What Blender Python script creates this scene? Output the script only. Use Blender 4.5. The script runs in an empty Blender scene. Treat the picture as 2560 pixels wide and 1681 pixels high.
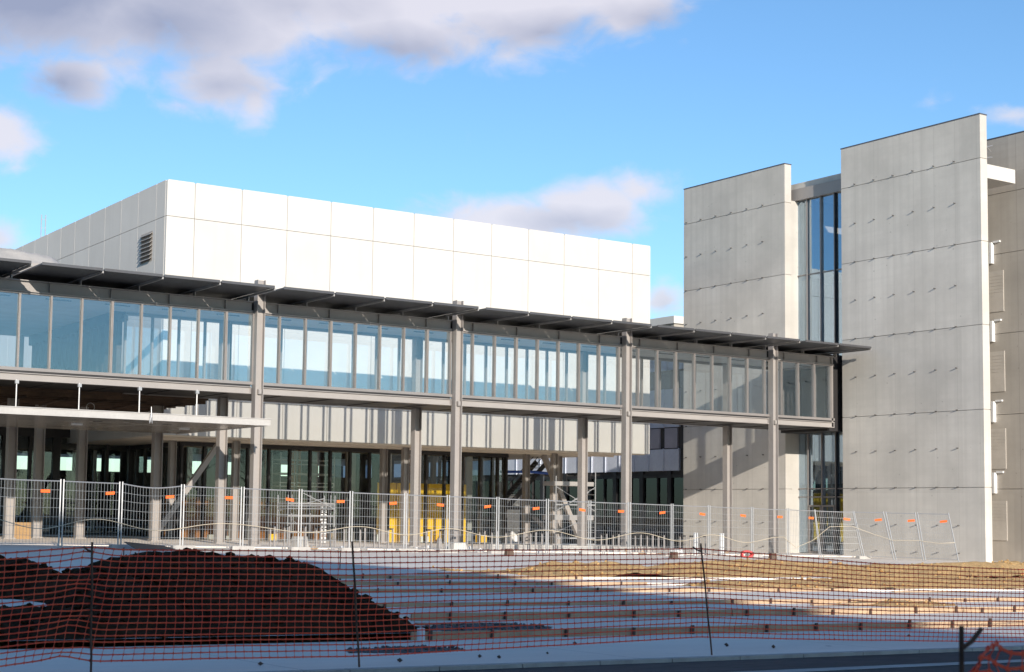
import bpy, bmesh, math, random
from mathutils import Vector, Matrix, noise
random.seed(7)
sc = bpy.context.scene
COL = sc.collection
R_ = math.radians

# ------------------------------------------------------------------ helpers
class MB:
    """collects shapes, then links them as one mesh object"""
    def __init__(s): s.v = []; s.f = []; s.m = []
    def quadbox(s, P, mi=0):
        b = len(s.v); s.v += [tuple(p) for p in P]
        for q in ((0,3,2,1),(4,5,6,7),(0,1,5,4),(1,2,6,5),(2,3,7,6),(3,0,4,7)):
            s.f.append(tuple(b+i for i in q)); s.m.append(mi)
        return s
    def box(s, x0,x1,y0,y1,z0,z1, mi=0):
        return s.quadbox([(x0,y0,z0),(x1,y0,z0),(x1,y1,z0),(x0,y1,z0),(x0,y0,z1),(x1,y0,z1),(x1,y1,z1),(x0,y1,z1)], mi)
    def bar(s, a, b, w, h=None, up=(0,0,1), mi=0):
        a=Vector(a); b=Vector(b); h=h or w
        d=(b-a).normalized(); up=Vector(up)
        if abs(d.dot(up))>.99: up=Vector((0,1,0))
        sx=d.cross(up).normalized()*w/2; sz=sx.cross(d).normalized()*h/2
        return s.quadbox([a-sx-sz,a+sx-sz,a+sx+sz,a-sx+sz,b-sx-sz,b+sx-sz,b+sx+sz,b-sx+sz], mi)
    def tube(s, pts, r, n=6, mi=0, r1=None):
        pts=[Vector(p) for p in pts]; k=len(pts); b=len(s.v)
        for i,p in enumerate(pts):
            d=(pts[min(i+1,k-1)]-pts[max(i-1,0)]).normalized()
            u=Vector((0,0,1)) if abs(d.z)<.95 else Vector((0,1,0))
            sx=d.cross(u).normalized(); sz=sx.cross(d)
            rr=r if r1 is None else r+(r1-r)*i/(k-1)
            for j in range(n):
                a=2*math.pi*j/n; s.v.append(tuple(p+sx*math.cos(a)*rr+sz*math.sin(a)*rr))
        for i in range(k-1):
            for j in range(n):
                j2=(j+1)%n; s.f.append((b+i*n+j,b+i*n+j2,b+(i+1)*n+j2,b+(i+1)*n+j)); s.m.append(mi)
        s.f.append(tuple(b+j for j in range(n))[::-1]); s.m.append(mi)
        s.f.append(tuple(b+(k-1)*n+j for j in range(n))); s.m.append(mi)
        return s
    def prism(s, poly, axis, a, b, mi=0):
        """poly in the two other axes, extruded along axis from a to b"""
        n=len(poly); k=len(s.v)
        for t in (a,b):
            for p in poly:
                q=list(p); q.insert(axis,t); s.v.append(tuple(q))
        s.f.append(tuple(k+i for i in range(n))[::-1]); s.f.append(tuple(k+n+i for i in range(n))); s.m+=[mi,mi]
        for i in range(n):
            j=(i+1)%n; s.f.append((k+i,k+j,k+n+j,k+n+i)); s.m.append(mi)
        return s
    def build(s, name, mats, parent=None, smooth=False):
        me=bpy.data.meshes.new(name)
        o=bpy.data.objects.new(name, me); COL.objects.link(o)
        off=Vector((0,0,0))
        if parent is not None:
            o.parent=parent
            p=parent
            while p is not None: off+=p.location; p=p.parent
        me.from_pydata([tuple(Vector(v)-off) for v in s.v],[],s.f)
        for mt in (mats if isinstance(mats,(list,tuple)) else [mats]): me.materials.append(mt)
        if any(s.m): me.polygons.foreach_set('material_index', s.m)
        bm=bmesh.new(); bm.from_mesh(me); bmesh.ops.recalc_face_normals(bm, faces=bm.faces); bm.to_mesh(me); bm.free()
        if smooth: me.polygons.foreach_set('use_smooth',[True]*len(me.polygons))
        me.update()
        return o
def tag(o, label=None, cat=None, group=None, kind=None):
    if label: o['label']=label
    if cat: o['category']=cat
    if group: o['group']=group
    if kind: o['kind']=kind
    return o
def thing(name, label, cat, loc=(0,0,0), group=None):
    o=bpy.data.objects.new(name,None); COL.objects.link(o); o.location=loc; o.empty_display_size=.2
    return tag(o,label,cat,group)
def dup(o, parent=None, loc=None):
    c=o.copy(); COL.objects.link(c)
    if parent is not None: c.parent=parent
    if loc is not None: c.location=loc
    return c
def lerp(x, xs, ys):
    if x<=xs[0]: return ys[0]
    for i in range(len(xs)-1):
        if x<=xs[i+1]:
            t=(x-xs[i])/(xs[i+1]-xs[i]); return ys[i]+(ys[i+1]-ys[i])*t
    return ys[-1]
def fbm(x,y,z=0,o=4):
    return noise.fractal(Vector((x,y,z)),.9,2.1,o)

# ------------------------------------------------------------------ materials
class NT:
    def __init__(s, tree): s.t=tree; s.n=tree.nodes; s.l=tree.links
    def node(s, typ, ins=None, **kw):
        n=s.n.new(typ)
        for k,v in kw.items(): setattr(n,k,v)
        for k,v in (ins or {}).items(): s.set(n.inputs[k],v)
        return n
    def set(s, sock, v):
        if isinstance(v, bpy.types.NodeSocket): s.l.new(v, sock)
        else: sock.default_value=v
    def math(s, op, a, b=0.0, c=0.0, clamp=False):
        n=s.n.new('ShaderNodeMath'); n.operation=op; n.use_clamp=clamp
        s.set(n.inputs[0],a); s.set(n.inputs[1],b)
        if op in('MULTIPLY_ADD','SMOOTH_MIN','WRAP'): s.set(n.inputs[2],c)
        return n.outputs[0]
    def mix(s, f, a, b, blend='MIX'):
        n=s.n.new('ShaderNodeMix'); n.data_type='RGBA'; n.blend_type=blend
        s.set(n.inputs[0],f); s.set(n.inputs[6],a); s.set(n.inputs[7],b); return n.outputs[2]
    def noise(s, vec, scale, detail=4, rough=.55):
        n=s.node('ShaderNodeTexNoise',{'Scale':scale,'Detail':detail,'Roughness':rough})
        if vec is not None: s.l.new(vec,n.inputs['Vector'])
        return n.outputs['Fac']
    def ramp(s, f, lo, hi, a=0.0, b=1.0):
        n=s.node('ShaderNodeMapRange',{'From Min':lo,'From Max':hi,'To Min':a,'To Max':b}); s.set(n.inputs['Value'],f); return n.outputs[0]
def c4(c): return (c[0],c[1],c[2],1.0)
def newmat(name):
    m=bpy.data.materials.new(name); m.use_nodes=True; m.node_tree.nodes.clear()
    t=NT(m.node_tree); out=t.node('ShaderNodeOutputMaterial'); return m,t,out
def mat(name, c, rough=.6, c2=None, scale=1.2, stretch=(1,1,1), speck=.06, bump=0.0, bscale=30, metal=0.0, spec=.4, wear=None):
    """base colour varied by two noises in world space, with light bump"""
    m,t,out=newmat(name)
    geo=t.node('ShaderNodeNewGeometry').outputs['Position']
    mp=t.node('ShaderNodeMapping',{'Scale':stretch}); t.l.new(geo,mp.inputs['Vector'])
    big=t.noise(mp.outputs[0],scale,5); fine=t.noise(mp.outputs[0],scale*14,3)
    c2=c2 or tuple(x*.86 for x in c)
    col=t.mix(t.ramp(big,.35,.68),c4(c),c4(c2))
    col=t.mix(1.0,col,t.node('ShaderNodeCombineColor',{0:t.ramp(fine,.2,.8,1-speck*1.6,1+speck),1:t.ramp(fine,.2,.8,1-speck*1.6,1+speck),2:t.ramp(fine,.2,.8,1-speck*1.6,1+speck)}).outputs[0],'MULTIPLY')
    if wear:
        wn=t.noise(geo,wear[1],6,.65); col=t.mix(t.ramp(wn,wear[2],wear[2]+.08),col,c4(wear[0]))
    b=t.node('ShaderNodeBsdfPrincipled',{'Base Color':col,'Metallic':metal,'Specular IOR Level':spec})
    t.set(b.inputs['Roughness'],t.ramp(big,.2,.8,max(.05,rough-.08),min(1,rough+.08)))
    if bump:
        bp=t.node('ShaderNodeBump',{'Strength':.6,'Distance':bump}); t.l.new(t.noise(geo,bscale,5),bp.inputs['Height']); t.l.new(bp.outputs[0],b.inputs['Normal'])
    t.l.new(b.outputs[0],out.inputs[0]); return m
def glass(name, tint, refl=.10, gcol=(.8,.9,1,1), rough=0.0):
    m,t,out=newmat(name)
    gn=t.node('ShaderNodeNewGeometry'); geo=gn.outputs['Position']
    dt=t.node('ShaderNodeVectorMath',operation='DOT_PRODUCT'); t.l.new(gn.outputs['Incoming'],dt.inputs[0]); t.l.new(gn.outputs['Normal'],dt.inputs[1])
    fr=t.math('MULTIPLY_ADD',t.math('POWER',t.math('SUBTRACT',1.0,t.math('ABSOLUTE',dt.outputs['Value'])),5.0),.96,.04)   # Schlick
    bp=t.node('ShaderNodeBump',{'Strength':.25,'Distance':.004}); t.l.new(t.noise(geo,.7,2),bp.inputs['Height'])
    tr=t.node('ShaderNodeBsdfTransparent',{'Color':c4(tint)}); gl=t.node('ShaderNodeBsdfGlossy',{'Color':gcol,'Roughness':rough})
    t.l.new(bp.outputs[0],gl.inputs['Normal'])
    f=t.math('ADD',t.math('MULTIPLY',fr,.9),refl,clamp=True)
    mx=t.node('ShaderNodeMixShader'); t.l.new(f,mx.inputs[0]); t.l.new(tr.outputs[0],mx.inputs[1]); t.l.new(gl.outputs[0],mx.inputs[2])
    t.l.new(mx.outputs[0],out.inputs[0]); return m
def cell_tone(t, col, vec, lo):
    """each panel or pour is a slightly different batch"""
    wn=t.node('ShaderNodeTexWhiteNoise',noise_dimensions='3D'); t.l.new(vec,wn.inputs['Vector'])
    v=t.ramp(wn.outputs['Value'],0,1,lo,1.0)
    return t.mix(1.0,col,t.node('ShaderNodeCombineColor',{0:v,1:v,2:v}).outputs[0],'MULTIPLY')
def white_panels(name, c):
    m,t,out=newmat(name)
    geo=t.node('ShaderNodeNewGeometry').outputs['Position']
    sep=t.node('ShaderNodeSeparateXYZ'); t.l.new(geo,sep.inputs[0])
    cx=t.node('ShaderNodeCombineXYZ',{0:t.math('FLOOR',t.math('DIVIDE',t.math('SUBTRACT',sep.outputs[0],24.88),2.174)),1:t.math('FLOOR',t.math('DIVIDE',t.math('SUBTRACT',sep.outputs[1],61.19),2.12)),2:t.math('ADD',t.math('GREATER_THAN',sep.outputs[2],12.285),t.math('GREATER_THAN',sep.outputs[2],4.58))})
    mv=t.node('ShaderNodeMapping',{'Scale':(2.5,2.5,.12)}); t.l.new(geo,mv.inputs['Vector'])
    big=t.noise(geo,.6,5); st=t.noise(mv.outputs[0],1.0,5); fine=t.noise(geo,9,4)
    col=t.mix(t.ramp(big,.35,.7),c4(c),c4([x*.94 for x in c]))
    col=t.mix(t.ramp(st,.52,.78,0,.22),col,c4([x*.78 for x in c]))
    col=t.mix(t.ramp(fine,.58,.75,0,.12),col,c4([x*.8 for x in c]))
    col=cell_tone(t,col,cx.outputs[0],.95)
    b=t.node('ShaderNodeBsdfPrincipled',{'Base Color':col,'Roughness':.8,'Specular IOR Level':.25}); t.l.new(b.outputs[0],out.inputs[0]); return m
def concrete_board(name, c, y0, pitch):
    """fair-faced concrete: clouding, fine vertical form marks, faint vertical joints"""
    m,t,out=newmat(name)
    geo=t.node('ShaderNodeNewGeometry').outputs['Position']
    sep=t.node('ShaderNodeSeparateXYZ'); t.l.new(geo,sep.inputs[0])
    mv=t.node('ShaderNodeMapping',{'Scale':(3,3,.06)}); t.l.new(geo,mv.inputs['Vector'])
    mh=t.node('ShaderNodeMapping',{'Scale':(.12,.12,2.2)}); t.l.new(geo,mh.inputs['Vector'])
    cl=t.noise(geo,.38,6,.6); st=t.noise(mv.outputs[0],1.0,4); hz=t.noise(mh.outputs[0],2.2,4); fine=t.noise(geo,22,4)
    col=t.mix(t.ramp(cl,.34,.68),c4(c),c4([x*.78 for x in c]))
    col=t.mix(t.ramp(st,.42,.74,0,.5),col,c4([x*.70 for x in c]))
    col=t.mix(t.ramp(hz,.46,.72,0,.22),col,c4([x*.74 for x in c]))
    col=t.mix(t.ramp(fine,.56,.78,0,.22),col,c4([x*.6 for x in c]))
    u=t.math('FRACT',t.math('DIVIDE',t.math('SUBTRACT',sep.outputs[1],y0-50*pitch),pitch))
    d=t.math('ABSOLUTE',t.math('SUBTRACT',u,.5))
    ln=t.ramp(d,.485,.497,0,.30)
    col=t.mix(ln,col,c4([x*.45 for x in c]))
    cz=t.node('ShaderNodeCombineXYZ',{0:t.math('FLOOR',t.math('DIVIDE',sep.outputs[0],1.7)),1:t.math('FLOOR',t.math('DIVIDE',sep.outputs[1],11.0)),2:t.math('FLOOR',t.math('DIVIDE',t.math('SUBTRACT',sep.outputs[2],1.10),3.70))})
    col=cell_tone(t,col,cz.outputs[0],.88)
    pit=t.node('ShaderNodeTexVoronoi',{'Scale':1.5}); t.l.new(geo,pit.inputs['Vector'])
    col=t.mix(t.ramp(pit.outputs['Distance'],.03,.07,.55,0),col,c4([x*.4 for x in c]))
    b=t.node('ShaderNodeBsdfPrincipled',{'Base Color':col,'Roughness':.78,'Specular IOR Level':.3})
    bp=t.node('ShaderNodeBump',{'Strength':.35,'Distance':.006}); t.l.new(hz,bp.inputs['Height']); t.l.new(bp.outputs[0],b.inputs['Normal'])
    t.l.new(b.outputs[0],out.inputs[0]); return m

M={}
M['white']=white_panels('white_concrete',(.56,.537,.505))
M['joint']=mat('joint_shadow_gap',(.36,.33,.30),.9)
M['fin']=concrete_board('fair_faced_concrete',(.615,.58,.53),50.17,1.185)
M['fin_old']=concrete_board('weathered_concrete',(.46,.42,.37),46.0,2.4)
M['fincap']=mat('zinc_flashing',(.16,.15,.17),.45,metal=.6)
M['steel']=mat('grey_painted_steel',(.315,.289,.272),.42,(.28,.258,.245),.9,speck=.03,bump=.0008,bscale=20)
M['frame']=mat('anodised_frame',(.27,.247,.236),.38,speck=.03,metal=.25)
M['dark']=mat('dark_steel',(.030,.028,.029),.5,(.022,.021,.022),1.0)
M['roof']=mat('roof_panel_metal',(.095,.094,.10),.42,(.08,.079,.084),.6,metal=.3)
M['rib']=mat('pale_bracket_metal',(.38,.36,.345),.4,metal=.3)
M['glass']=glass('walkway_glass',(.985,.992,.99),.085,(.70,.88,1.0,1))
M['glass_low']=glass('ground_floor_glass',(.92,.935,.92),.012,(.75,.85,.9,1))
M['glass_tower']=glass('tower_glass',(.90,.92,.92),.27,(.66,.83,1.0,1))
M['glass_dark']=glass('dark_glass',(.30,.33,.35),.012)
M['ceil']=mat('ceiling_board',(.55,.55,.56),.8)
M['soffit']=mat('soffit_board',(.62,.55,.46),.7,speck=.02)
M['fascia']=mat('canopy_fascia_metal',(.47,.445,.42),.4,metal=.1)
M['canopy_under']=mat('canopy_soffit_metal',(.36,.335,.30),.24,(.31,.29,.265),.8,metal=.55)
M['floor']=mat('screed_floor',(.36,.34,.31),.7)
M['rusty']=mat('rusty_deck',(.09,.055,.035),.8,(.045,.03,.022),2.0,speck=.2)
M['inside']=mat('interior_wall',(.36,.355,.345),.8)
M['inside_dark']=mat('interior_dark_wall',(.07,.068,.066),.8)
M['wood']=mat('timber_lining',(.30,.12,.035),.5,(.22,.085,.025),.8,(6,6,.3))
M['yellow']=mat('yellow_panel',(.92,.56,.02),.5,(.80,.45,.012),1.5,speck=.02)
M['ply']=mat('plywood_board',(.30,.185,.085),.7,(.35,.22,.1),2,(1,1,6))
M['galv']=mat('galvanised_steel',(.43,.43,.435),.42,(.36,.365,.375),4,metal=.5)
M['plate']=mat('orange_plate',(.95,.16,.03),.45,speck=.03)
M['block']=mat('fence_foot_concrete',(.44,.42,.39),.85,(.34,.32,.3),4,bump=.004)
M['cable']=mat('cream_cable',(.52,.45,.345),.5)
M['net']=mat('orange_net_plastic',(.93,.095,.03),.5,(.86,.065,.025),3,speck=.05)
M['rebar']=mat('rusty_rebar',(.17,.085,.05),.8,(.07,.035,.025),9)
M['board']=mat('formwork_timber',(.52,.37,.235),.8,(.38,.26,.165),1.6,(1,5,5),speck=.14,wear=((.30,.24,.2),1.1,.62))
M['stake']=mat('dark_stake',(.11,.075,.055),.85)
M['soil']=mat('dark_soil',(.060,.032,.017),1.0,(.026,.014,.008),1.1,spec=.03,speck=.5,bump=.03,bscale=14)
M['sand']=mat('tan_sand',(.56,.355,.155),.95,(.44,.275,.115),1.6,speck=.3,bump=.03,bscale=12)
M['gravel']=mat('gravel_bits',(.20,.185,.17),.9,(.10,.095,.09),9,speck=.5,bump=.03,bscale=40)
M['membrane']=mat('grey_membrane',(.42,.395,.37),.5,(.36,.34,.32),.8,bump=.05,bscale=3)
M['panel_skytint']=mat('pale_cladding_sky_tint',(.66,.70,.79),.38,(.54,.58,.68),.7,metal=.15)  # blue of shade and sky reflection is put into the base colour
M['panelgrey']=mat('flush_panel_grey',(.50,.46,.41),.6,speck=.03)
M['pin']=mat('anchor_pin_shadow_grey',(.10,.095,.09),.6)  # dark grey stands in for the thin shadows the pins cast
M['red']=mat('red_hose',(.62,.09,.09),.45)
M['blue']=mat('blue_pipe',(.03,.10,.45),.5)
M['pvc']=mat('white_pvc',(.72,.72,.72),.5)
M['brick']=mat('dark_brick',(.16,.09,.06),.9,(.11,.065,.05),3)
M['bark']=mat('tree_bark',(.07,.055,.045),.9)
# concrete paving, with saw cuts, stains and pale splashes
def paving(name, c, c2):
    m,t,out=newmat(name)
    geo=t.node('ShaderNodeNewGeometry').outputs['Position']
    mp=t.node('ShaderNodeMapping',{'Scale':(.5,1.6,1)}); t.l.new(geo,mp.inputs['Vector'])
    big=t.noise(mp.outputs[0],.55,6,.6); mid=t.noise(mp.outputs[0],2.6,5,.6); fine=t.noise(geo,34,3)
    col=t.mix(t.ramp(big,.35,.68),c4(c),c4(c2))
    col=t.mix(t.ramp(mid,.60,.72,0,.45),col,c4([x*.78 for x in c]))
    col=t.mix(t.ramp(mid,.30,.24,0,.7),col,c4((.74,.66,.54)))
    col=t.mix(t.ramp(fine,.55,.8,0,.3),col,c4([x*.6 for x in c]))
    sep=t.node('ShaderNodeSeparateXYZ'); t.l.new(geo,sep.inputs[0])
    wob=t.math('MULTIPLY',t.noise(geo,1.5,3),.02)
    u=t.math('FRACT',t.math('ADD',t.math('DIVIDE',t.math('ADD',sep.outputs[0],t.math('MULTIPLY',sep.outputs[1],.12)),4.1),wob))
    col=t.mix(t.ramp(t.math('ABSOLUTE',t.math('SUBTRACT',u,.5)),.4965,.4985,0,.6),col,c4([x*.35 for x in c]))
    sp=t.node('ShaderNodeTexVoronoi',{'Scale':1.1}); t.l.new(geo,sp.inputs['Vector'])
    col=t.mix(t.ramp(sp.outputs['Distance'],.03,.06,.8,0),col,c4((.08,.07,.065)))
    b=t.node('ShaderNodeBsdfPrincipled',{'Base Color':col,'Roughness':.82,'Specular IOR Level':.3})
    bp=t.node('ShaderNodeBump',{'Strength':.5,'Distance':.006}); t.l.new(mid,bp.inputs['Height']); t.l.new(bp.outputs[0],b.inputs['Normal'])
    t.l.new(b.outputs[0],out.inputs[0]); return m
M['pave']=paving('concrete_paving',(.82,.735,.65),(.73,.65,.57))
M['asphalt']=mat('asphalt',(.062,.06,.06),.8,(.045,.044,.045),.5,(.4,2,1),speck=.35,bump=.006,bscale=60,spec=.35)

# ------------------------------------------------------------------ ground
STEPS=[15.9,17.9,19.8,23.0,24.8,26.5]; RISES=[.085,.07,.046,.046,.05,.046]; SL=.0165
def gb(y):
    b=-1.77+sum(h for q,h in zip(STEPS,RISES) if y>q)+.06*max(0,min(1,(y-27)/22))
    if y<12.87: b-=.035
    if y>49.4: b+=.06
    return b
def gz(x,y):
    xx=max(-60,min(110,x)); return gb(y)-SL*(xx-22.7)
XS=[-400,-150,-60,-20,0,8,16,24,32,40,48,56,70,90,110,250,600]
def sheet(name, ys, m):
    """strip of ground between the given y values, following the cross fall"""
    s=MB(); n=len(XS)
    for a,b in zip(ys[:-1],ys[1:]):
        k=len(s.v)
        for y,e in ((a,.001),(b,-.001)):
            for x in XS: s.v.append((x,y,gz(x,y+e)))
        for i in range(n-1):
            s.f.append((k+i,k+i+1,k+n+i+1,k+n+i)); s.m.append(0)
    for q in ys[1:-1]:                                  # the vertical faces of the steps
        k=len(s.v)
        for e in (-.001,.001):
            for x in XS: s.v.append((x,q,gz(x,q+e)))
        for i in range(n-1):
            s.f.append((k+i,k+i+1,k+n+i+1,k+n+i)); s.m.append(0)
    return tag(s.build(name,m),kind='structure')
sheet('road',[-300,12.87],M['asphalt'])
sheet('pavement',[12.87,STEPS[0]],M['pave'])
sheet('steps',STEPS+[30.0],M['pave'])
sheet('plaza',[30.0,35.0,42.0,49.0,49.4,120.0],M['pave'])
g=MB(); g.box(-900,1200,-700,1500,-6.0,-4.2); tag(g.build('ground',M['sand']),kind='structure')
s=MB()                                                   # flush kerb between road and pavement
for i in range(40):
    x0=-4+i*1.0; s.quadbox([(x0+.006,12.80,gz(x0,12)-.1),(x0+.994,12.80,gz(x0+1,12)-.1),(x0+.994,12.93,gz(x0+1,12)-.1),(x0+.006,12.93,gz(x0,12)-.1),
        (x0+.006,12.80,gz(x0,13)+.006),(x0+.994,12.80,gz(x0+1,13)+.006),(x0+.994,12.93,gz(x0+1,13)+.006),(x0+.006,12.93,gz(x0,13)+.006)])
tag(s.build('kerb',M['block']),kind='structure')
s=MB(); s.quadbox([(6,11.42,gz(6,11)+.004),(40,11.62,gz(40,11)+.004),(40,11.86,gz(40,11)+.004),(6,11.66,gz(6,11)+.004),(6,11.42,gz(6,11)+.006),(40,11.62,gz(40,11)+.006),(40,11.86,gz(40,11)+.006),(6,11.66,gz(6,11)+.006)])
tag(s.build('road_gutter',M['block']),kind='structure')

# ------------------------------------------------------------------ auditorium box
XB,YB,XR,YE=23.62,60.0,50.0,92.0
ZS,ZJ,ZT=3.06,12.285,13.84
hall=thing('auditorium_building','large windowless white concrete box hall above a recessed glazed ground floor','building',(XB,YB,gz(XB,YB)))
G=.011
s=MB()
def panel_front(x0,x1,z0,z1,notch=False):
    n=.05 if notch else 0
    poly=[(x0+G,z0),(x1-G,z0),(x1-G,z1-n),(x1-G-n,z1),(x0+G+n,z1),(x0+G,z1-n)] if notch else [(x0+G,z0),(x1-G,z0),(x1-G,z1),(x0+G,z1)]
    s.prism(poly,1,YB,YB+.16)
def panel_left(y0,y1,z0,z1,notch=False):
    n=.05 if notch else 0
    poly=[(y0+G,z0),(y1-G,z0),(y1-G,z1-n),(y1-G-n,z1),(y0+G+n,z1),(y0+G,z1-n)] if notch else [(y0+G,z0),(y1-G,z0),(y1-G,z1),(y0+G,z1)]
    s.prism(poly,0,XB,XB+.16)
xs=[XB]+[24.88+2.174*k for k in range(12)]+[XR]
for a,b in zip(xs[:-1],xs[1:]):
    panel_front(a,b,ZJ+G,ZT,True); panel_front(a,b,4.58+G,ZJ-G); panel_front(a,b,ZS,4.58-G)
ys=[YB+.17]+[61.19+2.12*k for k in range(14)]+[YE]
for a,b in zip(ys[:-1],ys[1:]):
    panel_left(a,b,ZJ+G,ZT,True); panel_left(a,b,4.58+G,ZJ-G); panel_left(a,b,ZS,4.58-G)
s.box(XR-.16,XR,YB+.17,YE,ZS,ZT); s.box(XB+.17,XR-.17,YE-.2,YE,ZS,ZT)
hw=s.build('wall',M['white'],hall)
s=MB(); s.box(XB+.08,XR-.17,YB+.08,YE-.25,ZS+.06,ZT-.12); s.build('joint_backing',M['joint'],hall)
s=MB(); s.box(XB+.2,XR-.2,YB+.45,YE-.3,ZS-.02,ZS+.05)
s.box(XB+.2,XR-.2,YB+.17,YB+.44,ZS-.05,ZS+.05); s.box(XB+.6,XR-.6,YB+2.2,YB+2.3,ZS-.12,ZS-.021); s.build('soffit',M['soffit'],hall)
lv=MB()
for k in range(7):
    z=10.62+k*.178
    lv.quadbox([(XB-.14,61.50,z),(XB+.0,61.50,z+.1),(XB+.0,62.86,z+.1),(XB-.14,62.86,z),(XB-.14,61.50,z+.02),(XB+.0,61.50,z+.12),(XB+.0,62.86,z+.12),(XB-.14,62.86,z+.02)])
lv.build('louvre',M['steel'],hall)
s=MB(); s.box(XB-.004,XB+.0,61.50,62.86,10.55,11.86); s.build('louvre_opening',M['joint'],hall)
# ground floor glazing, with the corner that steps back on the entrance side
ZG0=gz(36,65)-.05; ZH=2.93
s=MB(); mu=MB()
mx=[26.72]+[27.83+1.0845*k for k in range(16)]
mx=[x for x in mx if x<44.5]+[44.63]
for i,(a,b) in enumerate(zip(mx[:-1],mx[1:])):
    gp=MB(); gp.box(a+.07,b-.07,65.19,65.202,ZG0,ZH-.08); gp.build('glass_pane',M['glass_low'],hall)
for x in mx: mu.box(x-.05,x+.05,65.08,65.30,ZG0,ZH-.08)
mu.box(26.6,44.72,65.06,65.32,ZH-.08,ZS-.03); mu.box(26.6,44.72,65.06,65.32,ZG0-.2,ZG0+.02)
mu.build('glazing_frame',M['dark'],hall)
yy=[65.4+1.05*k for k in range(7)]
for X in (26.70,44.62):
    for a,b in zip(yy[:-1],yy[1:]):
        gp=MB(); gp.box(X,X+.012,a+.06,b-.06,ZG0,ZH-.08); gp.build('glass_pane',M['glass_low'],hall)
    mu=MB()
    for y in yy: mu.box(X-.07,X+.08,y-.06,y+.06,ZG0,ZH-.079)
    mu.box(X-.08,X+.09,65.34,71.7,ZH-.08,ZS-.03); mu.build('glazing_frame',M['dark'],hall)
# foyer behind it: yellow panels, timber lining, back wall with a band of openings
s=MB()
for x0,x1 in ((37.9,38.95),(39.0,39.9),(39.93,40.85),(40.9,41.75),(41.8,42.62),(42.65,43.2)): s.box(x0,x1,66.75,66.83,ZG0,1.42)
s.build('yellow_wall',M['yellow'],hall)
s=MB(); s.box(27.6,36.4,69.2,69.35,ZG0,.55); s.box(43.4,44.3,68.0,68.1,ZG0,2.9,0); s.build('timber_lining',M['wood'],hall)
s=MB(); bx=26.8
random.seed(11)
while bx<44.4:
    w=random.uniform(.5,1.3); s.box(bx,bx+w,71.9,72.1,1.75,2.75); bx+=w+random.uniform(.45,1.25)
s.box(14.0,44.4,71.9,72.1,2.751,3.3)
s.box(27.0,44.4,71.9,72.1,ZG0,1.749)
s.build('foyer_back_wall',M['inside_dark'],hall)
s=MB(); s.box(26.8,44.5,65.33,72.3,ZG0-.15,ZG0-.04); s.build('foyer_floor',M['floor'],hall)
s=MB()
for x in (29.4,33.1,35.2,43.6): s.box(x-.12,x+.12,70.6,70.84,ZG0,ZS)
s.box(30.9,31.02,67.0,67.1,ZG0,2.8); s.box(36.9,37.2,68.2,68.4,ZG0,ZS); s.build('foyer_post',M['inside'],hall)
random.seed(52)
for k in range(22):
    x=random.uniform(27.2,44.0); y=random.uniform(67.2,71.4); w=random.uniform(.08,.5); h=random.choice([ZS-.1,ZS-.1,random.uniform(-.3,1.6)])
    s=MB(); s.box(x,x+w,y,y+.1,ZG0,h); s.build('partition',[M['inside'],M['inside_dark'],M['pvc'],M['wood'],M['steel']][k%5],hall)
for k in range(16):
    x=random.uniform(27.2,44.0); y=random.uniform(65.8,68.0); h=random.uniform(.08,.5)
    s=MB(); s.box(x,x+random.uniform(.15,.6),y,y+.25,ZG0,ZG0+h); s.build('stored_board',[M['pvc'],M['board'],M['block'],M['yellow']][k%4],hall)
# columns carrying the box
def hcol(name, x, y, z0, z1, parent, w=.30, m=None):
    s=MB(); s.box(x-w/2,x-w/2+.022,y-w/2,y+w/2,z0,z1); s.box(x+w/2-.022,x+w/2,y-w/2,y+w/2,z0,z1); s.box(x-w/2+.022,x+w/2-.022,y-.008,y+.008,z0,z1)
    s.box(x-w/2-.04,x+w/2+.04,y-w/2-.04,y+w/2+.04,z0-.03,z0+.02)
    return s.build(name,m or M['steel'],parent)
for x,y in ((28.05,62.2),(36.78,62.2),(45.55,62.2),(36.75,64.2),(45.3,64.3),(47.9,65.0),(25.8,64.0)):
    hcol('column',x,y,gz(x,y)+.03,ZS-.05,hall,.29)
s=MB(); s.bar((45.6,63.2,ZS-.1),(48.2,63.2,gz(48,63)),.24,.24); s.build('brace',M['steel'],hall)
s=MB(); s.bar((26.9,61.4,ZS-.2),(24.0,61.4,gz(24,61)+.1),.22,.22); s.build('brace',M['steel'],hall)

# ------------------------------------------------------------------ footbridge
YC=51.0; PITCH=8.70; XC=[23.80+PITCH*k for k in range(4)]; XEND=53.85; XSTART=4.6
Z_LB0,Z_LB1,Z_SILL,Z_GL0,Z_GL1,Z_UB0,Z_UB1,Z_RF=4.23,4.49,4.60,4.68,7.19,7.25,7.65,7.885
br=thing('footbridge','long glazed grey steel footbridge with dark projecting roof, from entrance to concrete tower','footbridge',(XC[0],YC,gz(XC[0],YC)))
for x in XC: hcol('column',x,YC,gz(x,YC)+.03,8.45,br,.32)
for x in XC: hcol('column',x,54.1,gz(x,54)+.03,Z_LB0+3.0,br,.32)
for x,y in ((16.6,56.9),(22.3,56.9),(18.6,60.0),(20.4,60.2),(12.0,57.0)): hcol('column',x,y,gz(x,y)+.03,Z_LB0,br,.34)
for x in XC:                                              # small connector box on each front post
    s=MB(); s.box(x-.02,x+.10,YC-.13,YC-.010,4.22,4.40); s.box(x+.0,x+.08,YC-.15,YC-.131,4.25,4.37); s.build('connector',M['steel'],br)
spans=[(XSTART,XC[0])]+list(zip(XC[:-1],XC[1:]))+[(XC[-1],XEND+.1)]
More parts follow.
